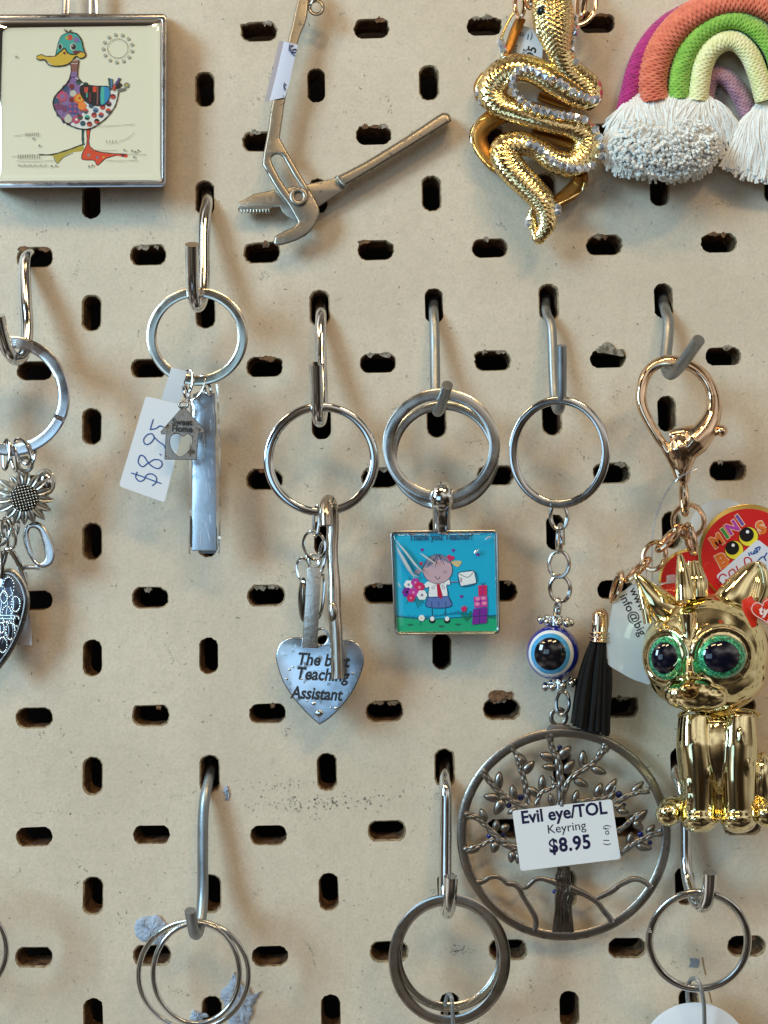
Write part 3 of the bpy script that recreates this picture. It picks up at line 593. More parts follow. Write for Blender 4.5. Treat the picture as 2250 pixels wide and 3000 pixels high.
def dome(p4, z0, h, edge, nx=26, ny=26):
    """cushion shaped clear cover over a quad"""
    bm = BM(); a, b, c, d = [np.array(q, float) for q in p4]; rows = []
    for j in range(ny + 1):
        row = []
        for i in range(nx + 1):
            u, v = .5 - .5 * math.cos(math.pi * i / nx), .5 - .5 * math.cos(math.pi * j / ny); p = (a * (1 - u) + b * u) * (1 - v) + (d * (1 - u) + c * u) * v
            e = min(1, min(u, 1 - u) / edge); f = min(1, min(v, 1 - v) / edge); row.append((p[0], p[1], z0 + h * math.sqrt(max(0, 1 - (1 - e) ** 2)) * math.sqrt(max(0, 1 - (1 - f) ** 2))))
        rows.append(row)
    return sheet(bm, rows)
obj('resin_dome', dome([(-18, 55), (473, 54), (472, 530), (-18, 533)], 79, 12, .065), CLEAR, t, smooth=60)

# ------------------------------------------------------------------ pliers keychain
t = thing('pliers_keychain', 'matt metal miniature slip joint pliers lying open', 'keychain', K2(500, 1270) + (40,))
up = sm([(520, -110), (590, -110), (565, 0), (548, 130), (490, 290), (415, 630), (392, 780), (375, 895, 's'), (440, 1010), (510, 1130), (570, 1230), (615, 1310), (632, 1360), (625, 1410), (590, 1480), (540, 1530), (460, 1568), (390, 1588), (350, 1590), (335, 1572), (345, 1530, 's'), (400, 1500), (465, 1468), (492, 1438, 's'), (430, 1330), (355, 1228), (262, 1068, 's'), (268, 1000), (282, 930), (300, 830), (330, 640), (435, 240), (490, 0)], 4, True)
slot = sm([(322, 1045), (330, 1014), (358, 1002), (386, 1012), (410, 1045), (470, 1150), (535, 1250), (520, 1290), (470, 1290), (420, 1222), (370, 1145)], 4, True)
zf = lambda x, y: 14 if y < 420 else 14 * max(0, (560 - y) / 140)
bm = BM(); plate(bm, K2(up), [K2(slot)], z=44, t=17, bev=6, segs=3); obj('upper_arm', bm, NICKEL, t, smooth=50)
low = [(104, 1330), (112, 1310), (210, 1256), (350, 1228), (430, 1215), (580, 1188), (718, 1158), (745, 1135), (800, 1215), (770, 1246), (640, 1332), (560, 1390), (490, 1440), (432, 1410), (388, 1372), (375, 1338), (330, 1345), (312, 1358)]
for k in range(10): x = 312 - k * 20; low += [(x, 1382), (x - 9, 1384), (x - 10, 1362), (x - 18, 1362)]
low += [(112, 1380), (104, 1362)]
bm = BM(); plate(bm, K2(low), z=26, t=16, bev=3)
hd = sm([(730, 1150, 's'), (860, 1085), (1010, 1000), (1200, 880), (1400, 748), (1440, 730), (1470, 738), (1484, 765), (1472, 798), (1320, 895), (1110, 1025), (920, 1140), (790, 1215, 's'), (766, 1200)], 5, True)
plate(bm, K2(hd), z=18, t=38, bev=11, segs=4); obj('lower_arm', bm, NICKEL, t, smooth=50)
x, y = K2(498, 1272)
bm = BM(); ring(bm, x, y, 62, 20, 20, 8, 6, n=40, sq=2.2); tube(bm, [(x, y, 30), (x, y, 62)], 14, 20); obj('rivet', bm, NICKEL, t)
bm = BM(); x, y = K2(612, 48); link(bm, x, y, 55, 20, 20, 5.5, 0, 8); x, y = K2(585, -20); link(bm, x, y, 58, 12, 22, 4.5, 20, 60); obj('jump_ring', bm, NICKEL, t)
TAPE = mat('translucent_tape_label', (.62, .64, .78), .35, coat=.2); bm = BM(); rows = []
Lp = [(372, 262), (335, 420), (300, 560), (276, 660)]; Rp = [(492, 290), (462, 420), (440, 530), (410, 630)]
for k in range(13):
    u = k / 12; a = np.array([np.interp(u, np.linspace(0, 1, 4), [p[i] for p in Lp]) for i in (0, 1)]); b = np.array([np.interp(u, np.linspace(0, 1, 4), [p[i] for p in Rp]) for i in (0, 1)])
    rows.append([K2(*(a + (b - a) * v)) + (64.5 - 10 * (1 - v) ** 2 + (10 * max(0, .25 - v) * 4),) for v in np.linspace(0, 1, 9)])
sheet(bm, rows); lab = obj('tape_label', bm, TAPE, t)
bm = BM(); PEN = ink('#26264f'); PENB = ink('#1f4f9a'); PENR = ink('#c02030')
for st in ([(440, 282), (434, 330)], [(462, 290), (436, 308), (455, 335)], [(452, 322), (480, 318), (478, 338), (448, 340), (476, 362)], [(355, 340), (372, 358)], [(372, 338), (352, 362)], [(334, 430), (346, 440), (338, 458), (328, 446), (334, 430)], [(318, 512), (324, 520)], [(396, 530), (412, 548), (398, 552), (410, 570)], [(372, 560), (392, 575), (378, 590), (398, 560), (408, 585)], [(355, 596), (400, 622)], [(364, 590), (352, 612)], [(384, 596), (376, 622)]):
    tube(bm, [K2(*p) + (66.5 - (8 if p[0] < 400 else 0),) for p in sm(st, 4)], 1.3, 6)
obj('pen_writing', bm, PEN, lab)

# ------------------------------------------------------------------ sunflower keychain
t = thing('sunflower_keychain', 'flat silver ring with sunflower and filigree heart charms at the left edge', 'keychain', (33, 1340, 120))
bm = BM(); ring(bm, 30, 1160, 136, 158, 158, 18, 6, turns=1.0001, a0=.42, n=118, sq=4, tx=8); obj('split_ring', bm, mat('flat_ring_steel', (.62, .62, .66), .2, 1, rvar=.06), t)
bm = BM(); ring(bm, 30, 1162, 120, 158, 158, 17, 6, sq=4, tx=8); obj('ring_turn', bm, STEEL, t)
for x, y, z, rx, ry, rot, yaw in ((17, 1332, 138, 12, 44, 4, 40), (40, 1342, 132, 14, 40, -10, 55), (66, 1322, 142, 20, 40, -24, 20), (95, 1335, 118, 14, 34, 14, 60), (2, 1560, 100, 26, 38, 10, 20), (26, 1560, 106, 22, 46, -14, 40), (45, 1545, 96, 14, 26, 8, 50), (10, 1600, 90, 16, 60, 6, 40)):
    bm = BM(); link(bm, x, y, z, rx, ry, 5.2, rot, yaw); obj('jump_ring', bm, CHROME, t)
SUN = mat('oxidised_silver_petals', (.50, .47, .43), .36, 1, spots=(700, .60, (.12, .11, .10), .1)); bm = BM(); rnd = random.Random(5); cx, cy = M1(388, 1150)
for k in range(17):
    a = 2 * math.pi * (k + .2) / 17; l0, l1 = 40, rnd.uniform(84, 92) * (1 if abs(math.sin(a)) < .8 else .9); pts = []; d = np.array((math.cos(a), math.sin(a))); nrm = np.array((-d[1], d[0]))
    for sgn in (-1, 1):
        rows = []
        for i in range(9):
            u = i / 8; w = 11.5 * math.sin(math.pi * min(1, .18 + u * .82)) ** .8; q = np.array((cx, cy)) + d * (l0 + (l1 - l0) * u)
            rows.append([(*(q + nrm * sgn * w * v), 112 + 6 * math.sin(math.pi * v) * math.sin(math.pi * min(1, .2 + .8 * u)) - 5 * u) for v in (.06, .3, .6, .85, 1)])
        sheet(bm, rows)
    rows = [[(*(np.array((cx, cy)) + d * (l0 + (l1 - l0) * i / 8) + nrm * v * 12 * math.sin(math.pi * min(1, .18 + i / 8 * .82)) ** .8), 108 - 5 * i / 8) for v in (-1, 0, 1)] for i in range(9)]; sheet(bm, rows, 1)
ring(bm, *M1(410, 610), 108, 20, 20, 6, 5, n=40, sq=2); fl = obj('sunflower_charm', bm, [SUN, NEAR_BLACK], t, smooth=40)
bm = BM(); ball(bm, cx, cy, 107, 46, 43, 14, mi=1)
for i in range(-5, 6):
    for j in range(-5, 6):
        u, v = (i * 8.6 + j * 2.2), (j * 8.0 - i * 2.0); q = (u / 46) ** 2 + (v / 43) ** 2
        if q < .92: ball(bm, cx + u, cy + v, 108 + 15 * math.sqrt(1 - q), 4.0, 3.7, 4.4, 10, 6)
obj('seed_head', bm, [mat('oxidised_silver_seeds', (.50, .45, .39), .25, 1), NEAR_BLACK], fl)
bm = BM(); ball(bm, *M1(720, 900), 84, 30, 38, 22); ring(bm, *M1(725, 900), 80, 29, 37, 4, 5, n=40, sq=2); obj('round_bead', bm, CHROME, t)
o1 = sm([M1(470, 1560), M1(600, 1530), M1(740, 1640), M1(850, 1850), M1(895, 2080), M1(840, 2230), M1(700, 2290), M1(560, 2230), M1(440, 2050), M1(370, 1830), M1(390, 1650)], 5, True)
o2 = sm([M1(480, 1680), M1(540, 1645), M1(620, 1690), M1(680, 1850), M1(720, 2050), M1(710, 2160), M1(640, 2200), M1(570, 2130), M1(510, 1950), M1(470, 1780)], 5, True)
bm = BM(); plate(bm, o1, [o2], z=70, t=22, bev=7, segs=3); tube(bm, [M2(380, 620, 72), M2(500, 615, 74), M2(640, 620, 74)], 7, 8); obj('oval_link', bm, mat('oval_link_steel', (.56, .55, .56), .24, 1, rvar=.08), t, smooth=50)
bm = BM(); tube(bm, sm([M2(30, 560, 80), M2(100, 340, 100), M2(200, 380, 96), M2(320, 600, 88), M2(420, 860, 78)], 5), [6, 9, 10, 9, 6], 10); tube(bm, sm([M2(30, 350, 95), M2(40, 600, 92), M2(20, 800, 90)], 4), 7, 8); obj('bail_loop', bm, CHROME, t)
hp = [M2(*p) for p in ((-110, 860), (-40, 760), (60, 690), (170, 670), (280, 740), (380, 880), (445, 1090), (440, 1250), (380, 1500), (270, 1790), (130, 2040), (0, 2220), (-110, 2330))]
hl = [(-40 - x, y) for x, y in hp[1:-1]][::-1]; hs = sm(hp + hl, 4, True)
cxh, cyh = -20, 1790; bm = BM(); rows = []
for f in (1, .97, .9, .78, .6, .4, .2): rows.append([(cxh + (x - cxh) * f, cyh + (y - cyh) * f, 78 + 22 * math.sqrt(1 - f * f)) for x, y in hs + hs[:1]])
sheet(bm, rows); hb = obj('filigree_heart', bm, mat('blackened_silver', (.16, .19, .25), .24, 1, bump=(600, .0002)), t, smooth=60)
bm = BM(); tube(bm, [(x, y, 78) for x, y in hs], 7, 8, True); tube(bm, [(cxh + (x - cxh) * .9, cyh + (y - cyh) * .93, 88) for x, y in hs], 2.5, 6, True); obj('heart_rim', bm, ANTIQUE, hb)
bm = BM(); rnd = random.Random(9)
def inside(x, y, poly):
    r = False
    for (x1, y1), (x2, y2) in zip(poly, poly[1:] + poly[:1]):
        if (y1 > y) != (y2 > y) and x < (x2 - x1) * (y - y1) / (y2 - y1) + x1: r = not r
    return r
hin = [(cxh + (x - cxh) * .86, cyh + (y - cyh) * .9) for x, y in hs]
def hz(x, y):
    f = min(1, math.hypot((x - cxh) / 100, (y - cyh) / 150)); return 79 + 22 * math.sqrt(max(0, 1 - f * f))
for (lx, ly, rr, aa) in ((25, 1720, 26, 0), (46, 1770, 20, 1), (20, 1800, 22, 2), (30, 1850, 22, 3), (8, 1890, 20, 0), (12, 1750, 16, 1), (48, 1820, 14, 2), (4, 1840, 14, 0)):
    for k in range(18):
        a = 2 * math.pi * k / 18 + aa; x, y = lx + rr * .62 * math.cos(a), ly + rr * 1.1 * math.sin(a)
        if inside(x, y, hin): ball(bm, x, y, hz(x, y) + 1, 3.4, 3.4, 3.2, 8, 5)
for yy in (1803, 1812): tube(bm, [(x, yy, hz(x, yy) + 2) for x in range(-10, 48, 4)], 2.8, 6)
for x in (-4, 8, 20, 32): tube(bm, sm([(x, 1816, hz(x, 1816)), (x + 6, 1850, hz(x + 6, 1850)), (x - 2, 1885, hz(x, 1885))], 5), 1.8, 6)
for x in (0, 18, 36): tube(bm, sm([(x, 1800, hz(x, 1800)), (x + 4, 1760, hz(x, 1760)), (x - 6, 1720, hz(x, 1720))], 5), 1.8, 6)
obj('silver_beading', bm, mat('bright_silver_beading', (.86, .88, .9), .15, 1), hb)
bm = BM(); sheet(bm, [[M2(x0 + (x1 - x0) * v, y, 44 + 8 * v * v * 3) for v in (0, .25, .5, .75, .9, 1)] for y, x0, x1 in ((700, 300, 440), (1000, 300, 452), (1300, 280, 470), (1600, 260, 508), (1880, 250, 512))]); obj('paper_tag', bm, mat('grey_mauve_paper', (.42, .39, .42), .6), t)

# ------------------------------------------------------------------ sweet home keychain
t = thing('house_keychain', 'polished ring with a small silver house charm and price tag', 'keychain', (578, 1115, 130))
bm = BM(); ring(bm, 578, 986, 136, 134, 130, 14.5, 6, tx=4, ty=-10, sq=7); obj('split_ring', bm, mat('bright_flat_steel', (.62, .585, .51), .2, 1, rvar=.06), t)
for a in ((K5(1222, 1030), 130, 13, 34, 4, 30), (K5(1275, 1075), 126, 18, 40, 30, 20), (K5(1205, 1110), 140, 12, 24, -14, 60), (K5(1345, 1080), 112, 13, 20, -20, 50)):
    bm = BM(); link(bm, *a[0], *a[1:4], 4.5, a[4], a[5]); obj('jump_ring', bm, CHROME, t)
house = K5([(1188, 1192), (1325, 1345), (1328, 1366), (1288, 1370), (1274, 1543), (1066, 1540), (1074, 1376), (1046, 1378), (1040, 1360)])
hh = K5(sm([(1188, 1392), (1212, 1376), (1238, 1388), (1247, 1420), (1236, 1462), (1205, 1500), (1166, 1522), (1130, 1496), (1106, 1455), (1102, 1412), (1118, 1382), (1150, 1374)], 4, True))
bm = BM(); plate(bm, house, [hh], z=146, t=11, bev=1.6, side=1, segs=1, zf=lambda x, y: (536 - x) * .10); ring(bm, *K5(1188, 1184), 151, 13, 10, 4, 4, n=32, sq=2); hc = obj('house_charm', bm, [mat('worn_silver', (.47, .44, .41), .34, 1, spots=(430, .52, (.13, .11, .09), .10), bump=(700, .00012)), NEAR_BLACK], t, smooth=40)
bm = BM(); text(bm, 'Sweet', *K5(1180, 1298), 25, 2, 160.5, bold=.3, sx=.95); text(bm, 'Home', *K5(1180, 1342), 25, 2, 160.5, bold=.35, sx=.95); obj('stamped_words', bm, NEAR_BLACK, hc)
bm = BM(); a = [K5(1250, 1112), K5(1395, 1108), (634, 1612), (561, 1614)]; plate(bm, rrect(a, 4), z=98, t=9, bev=2, zf=lambda x, y: (x - 596) * .13 + (y - 1384) * .012)
obj('metal_bar', bm, mat('scratched_steel_bar', (.34, .385, .46), .33, 1, rvar=.06, spots=(160, .54, (.20, .235, .29), .2)), t)
bm = BM(); rnd = random.Random(21)
for k in range(34):
    x, y, a = rnd.uniform(566, 626), rnd.uniform(1170, 1590), rnd.gauss(1.4, .35); l = rnd.uniform(8, 50); pts = [(x + l * u * math.cos(a) * .4, y + l * u * math.sin(a)) for u in (0, .5, 1)]
    if pts[-1][1] < 1600: tube(bm, [(p[0], p[1], 107.3 + (p[0] - 596) * .13 + (p[1] - 1384) * .012) for p in pts], [.3, .9, .3], 5, fl=.5)
obj('scratches', bm, mat('bright_scratch', (.8, .84, .9), .2, 1), t)
bm = BM(); rows = []; rnd = random.Random(2)
for k in range(16):
    u = k / 15; y = 1126 + u * 496; x0 = 555 - 2 * u + rnd.uniform(-.4, .4); x1 = 638 + 10 * math.sin(u * 2.5) + rnd.uniform(-.5, .5)
    rows.append([(x0 + (x1 - x0) * v, y + rnd.uniform(-.5, .5), 115 + (x0 + (x1 - x0) * v - 596) * .13 + rnd.uniform(-.7, 1.2) + (4 * math.sin(v * 3.1) if 0 < v < 1 else -6)) for v in (0, .06, .2, .4, .6, .8, .86, .93, 1)])
sheet(bm, rows); obj('plastic_sleeve', bm, FILM, t, smooth=30)
tg = [K5(945, 1130), K5(1052, 1142), K5(1112, 948), K5(1212, 968), K5(1160, 1150), (556, 1190), (481, 1472), (348, 1424)]
body = rrect([(427, 1161), (552, 1190), (482, 1472), (348, 1424)], 9); bm = BM(); plate(bm, body, z=118, t=1.6, bev=0)
sheet(bm, [[K5(1110, 945, 143), K5(1160, 955, 145), K5(1213, 970, 142)], [K5(1080, 1045, 135), K5(1135, 1055, 136), K5(1185, 1062, 135)], [K5(1045, 1150, 119.8), K5(1105, 1165, 119.8), K5(1168, 1178, 119.8)]]); pt = obj('price_tag', bm, mat('white_tag_card', (.74, .76, .81), .5), t)
bm = BM()
for f, st in ((K5, [(985, 1372), (955, 1378), (930, 1410), (940, 1440), (970, 1436), (998, 1400), (985, 1372)]), (K5, [(995, 1392), (1030, 1425), (1062, 1448), (1070, 1470)]), (K5, [(993, 1278), (982, 1312), (972, 1348)]), (K5, [(974, 1346), (1010, 1338), (1035, 1322), (1060, 1330)]), (K5, [(900, 1525), (895, 1558), (922, 1586), (960, 1562), (1000, 1540), (1038, 1546), (1050, 1572), (1030, 1597), (995, 1590), (960, 1560), (935, 1522), (912, 1512), (900, 1525)]), (K5, [(1034, 1502), (1044, 1512)]), (K8, [(888, 292), (878, 325), (900, 352), (930, 345), (950, 312), (985, 306), (1012, 328), (1010, 360), (985, 383)]), (K8, [(850, 300), (910, 318), (980, 345), (1044, 368)])):
    tube(bm, [f(*p) + (120.6,) for p in sm(st, 5)], 1.7, 6, fl=.4)
obj('pen_writing', bm, PENB, pt)

# ------------------------------------------------------------------ teaching assistant keychain
t = thing('heart_keychain', 'chrome ring with a silver heart lettered for a teaching assistant', 'keychain', (940, 1500, 130))
bm = BM(); ring(bm, 940, 1346, 134, 156, 154, 13, 7, tx=-8, ty=-6, sq=2.6); ring(bm, 944, 1347, 121, 155, 154, 12, 6, tx=-8, ty=-6, sq=2.6); obj('split_ring', bm, CHROME, t)
for p, z, rx, ry, rot, yaw in ((L1(470, 260), 134, 10, 46, 4, 40), (L1(458, 410), 128, 34, 42, -12, 20), (L1(392, 560), 100, 22, 36, -8, 25), (L1(505, 480), 112, 14, 44, 6, 50), (L1(490, 720), 86, 14, 66, 6, 30)):
    bm = BM(); link(bm, *p, z, rx, ry, 4.6, rot, yaw); obj('jump_ring', bm, CHROME, t)
hp = sm([(490, 1502, 's'), (400, 1420), (320, 1325), (258, 1220), (226, 1115), (226, 1060), (252, 1002), (310, 970), (375, 968), (430, 980), (455, 940), (500, 908), (545, 940), (560, 985), (620, 985), (680, 982), (730, 1015), (758, 1075), (755, 1150), (700, 1285), (620, 1395), (550, 1462)], 5, True)
bm = BM(); plate(bm, L1(hp), [L1(circ(500, 968, 36, 44, 20))], z=62, t=12, bev=4, segs=3, zf=lambda x, y: (y - 1600) * .08 + (x - 940) * .12); hc = obj('heart_charm', bm, mat('blue_sheen_silver', (.49, .545, .62), .22, 1, spots=(430, .56, (.22, .24, .28), .12), bump=(130, .0003, 1)), t, smooth=50)
bm = BM()
for x, y, r_ in ((290, 1222, 5), (455, 1372, 7), (490, 1432, 13), (308, 1165, 5), (412, 1355, 4), (330, 1150, 4), (590, 1400, 6), (380, 1222, 4), (560, 1395, 4), (520, 1230, 4), (690, 1190, 5)):
    x, y = L1(x, y); ball(bm, x, y, 73.5 + (y - 1600) * .08 + (x - 940) * .12, r_, r_ * .8, 3, 14, 8)
obj('raised_dots', bm, CHROME, hc, smooth=60)
bm = BM()
for s, x, y, sz, al in (('The best', 352, 1102, 50, 'LEFT'), ('Teaching', 344, 1190, 50, 'LEFT'), ('Assistant', 316, 1306, 50, 'LEFT')): text(bm, s, *L1(x, y), sz, 3, 0, bold=.3, shear=.18, align=al, sx=.86 if s[0] == 'T' else .82)
for v in bm.verts: v.co.z = 62 + 12.8 + (v.co.y - 1600) * .08 + (v.co.x - 940) * .12
obj('stamped_words', bm, NEAR_BLACK, hc)
bm = BM(); plate(bm, L1([(414, 548), (500, 546), (476, 1036), (382, 1032)]), z=108, t=10, bev=2, zf=lambda x, y: (y - 1660) * -.03); ring(bm, *L1(460, 502), 112, 17, 19, 5, 4, n=36, sq=2); obj('bar_charm', bm, mat('rough_silver_bar', (.62, .60, .57), .36, 1, spots=(600, .56, (.30, .28, .26), .1), bump=(700, .00012)), t, smooth=40)
bm = BM(); ball(bm, *L1(392, 740), 80, 16, 66, 34); obj('round_charm', bm, mat('dark_round_charm', (.10, .085, .07), .3, 1), t)
bm = BM(); pth = sm([L1(530, 290, 196), L1(528, 220, 190), L1(532, 160, 172), L1(548, 140, 146), L1(566, 190, 126), L1(570, 300, 122), L1(566, 450, 126), L1(576, 620, 132), L1(578, 780, 140), L1(590, 930, 146), L1(596, 1080, 150), L1(600, 1222, 154)], 8)
tube(bm, pth, [20, 20, 19, 18.5, 18.5, 19, 18, 17, 20, 20, 19, 19, 20], 16, fl=.8)
for a_ in (1,): ball(bm, *L1(572, 820), 152, 15, 34, 10)
tag(obj('loose_hook', bm, mat('brushed_bronze_steel', (.52, .46, .40), .22, 1, rvar=.08), at=L1(560, 300, 126), smooth=45), 'loose steel hook hung upside down over the ring of the heart keychain', 'hook')

# ------------------------------------------------------------------ thank you teacher keychain
t = thing('picture_keychain', 'square silver charm with a blue cartoon of a schoolgirl', 'keychain', (1293, 1475, 130))
bm = BM(); ring(bm, 1293, 1306, 152, 156, 151, 16.5, 6, tx=6, ty=-10, sq=4.5); obj('ring_turn', bm, SATIN, t)
bm = BM(); ring(bm, 1300, 1336, 120, 149, 147, 13, 7, tx=4, ty=-4, sq=6); obj('ring_turn', bm, SATIN, t)
fo = rrect([M3(58, 622), M3(1518, 606), M3(1545, 2022), M3(118, 2030)], 18); fi = rrect([M3(92, 652), M3(1486, 636), M3(1516, 1992), M3(146, 2000)], 16)
bm = BM(); plate(bm, fo, [fi], z=66, t=46, bev=3.5); obj('frame', bm, mat('grey_silver_frame', (.50, .49, .48), .2, 1, rvar=.06), t)
bm = BM(); plate(bm, rrect([M3(62, 626), M3(1514, 610), M3(1541, 2018), M3(122, 2026)], 18), z=58, t=9, bev=1); obj('back_plate', bm, SATIN, t)
bm = BM(); px = [M3(760, 600, 96), M3(755, 470, 118), M3(755, 330, 148), M3(758, 210, 176), M3(760, 130, 176), M3(760, 90, 150), M3(765, 160, 116), M3(765, 330, 96), M3(760, 600, 86)]
tube(bm, sm(px, 6), [26, 26, 28, 33, 33, 30, 26, 24, 22], 20, fl=.55); obj('bail', bm, CHROME, t, smooth=60)
def girl():
    pal = ['#14aed6', '#1fa97a', '#174a7a', '#c9a9b4', '#8f8aa0', '#eef0f2', '#b9193f', '#5d78b8', '#d22a63', '#7a2c9a', '#c23fa0', '#e88fb4', '#14161e', '#256a5a', '#d9c48a', '#1c7d62', '#f3d24a', '#23305c', '#b09aa6']
    mats = [ink(c, .3) for c in pal]; ix = {c: i for i, c in enumerate(pal)}; bm = BM(); lv = [103.0]
    def A(pts, c, smooth=True): lv[0] += .015; flat(bm, [M3(*q) for q in (sm(pts, 4, True) if smooth else pts)], lv[0], ix[c])
    def Ln(pts, w, c='#23305c'): lv[0] += .015; p = sm(pts, 5); ribbon(bm, [M3(*q) for q in p], w * .217, lv[0], ix[c])
    def D(x, y, r, c, r2=None): A(circ(x, y, r, r2, 18), c, False)
    def flower(x, y, r, c, c2='#f3d24a'):
        for k in range(6): a = k * 1.047; D(x + r * .6 * math.cos(a), y + r * .6 * math.sin(a), r * .5, c)
        D(x, y, r * .3, c2)
    A([(92, 652), (1486, 636), (1516, 1992), (146, 2000)], '#14aed6', False)
    A([(130, 1770), (300, 1785), (500, 1815), (800, 1800), (1100, 1790), (1300, 1775), (1512, 1765), (1516, 1992), (146, 2000)], '#1fa97a', False)
    rnd = random.Random(4)
    for k in range(64): x = 150 + k * 21.3; y = 1775 + 30 * math.sin(k * .12); Ln([(x, y + 8), (x + rnd.uniform(2, 12), y - rnd.uniform(10, 45))], 9, '#174a7a')
    Ln([(130, 1775), (400, 1800), (700, 1812), (1000, 1790), (1512, 1762)], 9, '#174a7a')
    for x, y in ((330, 1895), (750, 1915), (975, 1890)):
        for dx in (-22, 0, 22): D(x + dx, y - abs(dx) * .2, 13, '#256a5a')
    for x, y, c in ((492, 880, '#7a2c9a'), (912, 886, '#7a2c9a'), (1245, 945, '#7a2c9a'), (1022, 1510, '#7a2c9a')): A(heart(x, y, 48, 52), c, False)
    # legs, skirt, shirt, arms
    Ln([(625, 1650), (632, 1790)], 9); Ln([(800, 1650), (815, 1780)], 9)
    for x in (628, 828): D(x, 1832, 42, '#14161e', 40); D(x, 1810, 30, '#eef0f2', 32)
    A([(575, 1510), (840, 1500), (895, 1625), (800, 1660), (640, 1660), (540, 1630)], '#5d78b8', False); Ln([(575, 1510), (540, 1630), (640, 1662), (800, 1662), (895, 1625), (842, 1500)], 9)
    for x in (620, 715, 810): Ln([(x, 1580), (x + 4, 1650)], 9)
    A([(560, 1310), (640, 1300), (800, 1300), (860, 1280), (870, 1350), (820, 1360), (835, 1500), (580, 1515), (585, 1385), (545, 1400), (515, 1350)], '#eef0f2', False); Ln([(515, 1350), (545, 1400), (585, 1385), (580, 1515), (835, 1502), (820, 1362), (872, 1350), (862, 1280)], 8, '#174a7a')
    A([(690, 1340), (730, 1340), (735, 1375), (770, 1500), (745, 1545), (700, 1500), (690, 1375)], '#b9193f', False)
    for x in (642, 780): D(x, 1390, 22, '#8f8aa0'); D(x, 1390, 14, '#eef0f2')
    Ln([(640, 1310), (665, 1360), (695, 1340)], 7, '#8f8aa0'); Ln([(730, 1340), (765, 1360), (800, 1300)], 7, '#8f8aa0')
    Ln([(868, 1315), (985, 1312)], 14, '#174a7a'); Ln([(868, 1312), (985, 1309)], 6, '#c9a9b4')
    # head and hair
    A([(905, 1030), (1010, 1030), (1020, 1060), (970, 1110), (890, 1060)], '#d9c48a'); Ln([(905, 1040), (1010, 1075)], 5, '#b09aa6'); A([(440, 1130), (480, 1160), (440, 1210), (385, 1180)], '#b09aa6')
    D(700, 1150, 205, '#23305c', 190); D(700, 1150, 198, '#c9a9b4', 183)
    A([(520, 1100), (560, 1010), (640, 955), (730, 945), (830, 985), (895, 1070), (840, 1050), (760, 1020), (700, 1020), (640, 1060), (570, 1120)], '#8f8aa0'); Ln([(510, 1120), (560, 1010), (640, 952), (730, 942), (835, 985), (900, 1080)], 7, '#23305c')
    for a, b in (((690, 950), (620, 1080)), ((700, 950), (665, 1110)), ((710, 950), (750, 1060)), ((715, 950), (790, 1080)), ((720, 950), (860, 1060)), ((680, 955), (570, 1090))): Ln([a, ((a[0] + b[0]) / 2 + 10, (a[1] + b[1]) / 2), b], 7, '#23305c')
    Ln([(668, 1235), (690, 1270), (715, 1272), (735, 1240)], 9); D(800, 1180, 34, '#b09aa6', 24)
    A(heart(875, 990, 100, 95, .3), '#d22a63', False); A(heart(478, 1065, 46, 60, -.3), '#d22a63', False)
    # bouquet
    for a, b in (((400, 1540), (470, 1640)), ((420, 1530), (490, 1610)), ((380, 1540), (440, 1670)), ((430, 1510), (520, 1600)), ((300, 1540), (270, 1600)), ((400, 1300), (450, 1280)), ((330, 1300), (310, 1250))): Ln([a, ((a[0] + b[0]) / 2 + 6, (a[1] + b[1]) / 2), b], 8, '#256a5a')
    for x, y, r, c in ((310, 1350, 58, '#eef0f2'), (400, 1320, 55, '#c23fa0'), (455, 1385, 66, '#d22a63'), (285, 1450, 62, '#7a2c9a'), (375, 1455, 62, '#c23fa0'), (340, 1530, 50, '#d22a63'), (490, 1490, 64, '#eef0f2')): flower(x, y, r, c, '#14161e' if c == '#7a2c9a' else '#e88fb4' if c != '#eef0f2' else '#8f8aa0')
    # envelope
    A([(975, 1190), (1190, 1165), (1222, 1325), (1015, 1368)], '#eef0f2', False); Ln([(975, 1190), (1190, 1165), (1222, 1325), (1015, 1368), (975, 1190)], 9); Ln([(980, 1195), (1105, 1250), (1188, 1172)], 8)
    for y in (1270, 1300): D(1018, y, 18, '#c9a9b4')
    # tulip, daisy, presents
    Ln([(1080, 1700), (1090, 1850)], 10, '#1c7d62'); A([(1080, 1830), (1010, 1740), (1030, 1730), (1080, 1800)], '#1c7d62'); A([(1090, 1830), (1140, 1700), (1150, 1760), (1100, 1830)], '#1c7d62'); A([(1015, 1650), (1035, 1660), (1060, 1625), (1080, 1660), (1100, 1640), (1090, 1700), (1055, 1715), (1025, 1700)], '#d22a63', False)
    flower(485, 1800, 40, '#eef0f2'); Ln([(470, 1830), (465, 1900)], 7, '#174a7a')
    A([(1250, 1360), (1365, 1355), (1365, 1490), (1250, 1500)], '#d22a63', False); Ln([(1308, 1360), (1306, 1500)], 7, '#7a2c9a'); Ln([(1285, 1325), (1310, 1350), (1340, 1320)], 9, '#23305c')
    A([(1185, 1515), (1370, 1495), (1375, 1645), (1200, 1665)], '#c23fa0', False)
    for x, y in ((1240, 1540), (1320, 1530), (1235, 1610), (1330, 1600)): D(x, y, 34, '#e88fb4', 24)
    D(1278, 1575, 16, '#7a2c9a')
    A([(1180, 1680), (1375, 1655), (1365, 1865), (1165, 1890)], '#7a2c9a', False); Ln([(1272, 1668), (1262, 1880)], 9, '#23305c'); Ln([(1172, 1785), (1370, 1762)], 9, '#23305c')
    lv[0] += .015
    x, y = M3(745, 706); text(bm, 'Thank you Teacher!', x, y, 28, -1, lv[0], bold=.1, sx=.82, mi=ix['#23305c'])
    return bm, mats
bm, mats = girl(); obj('cartoon_print', bm, mats, t, smooth=0)
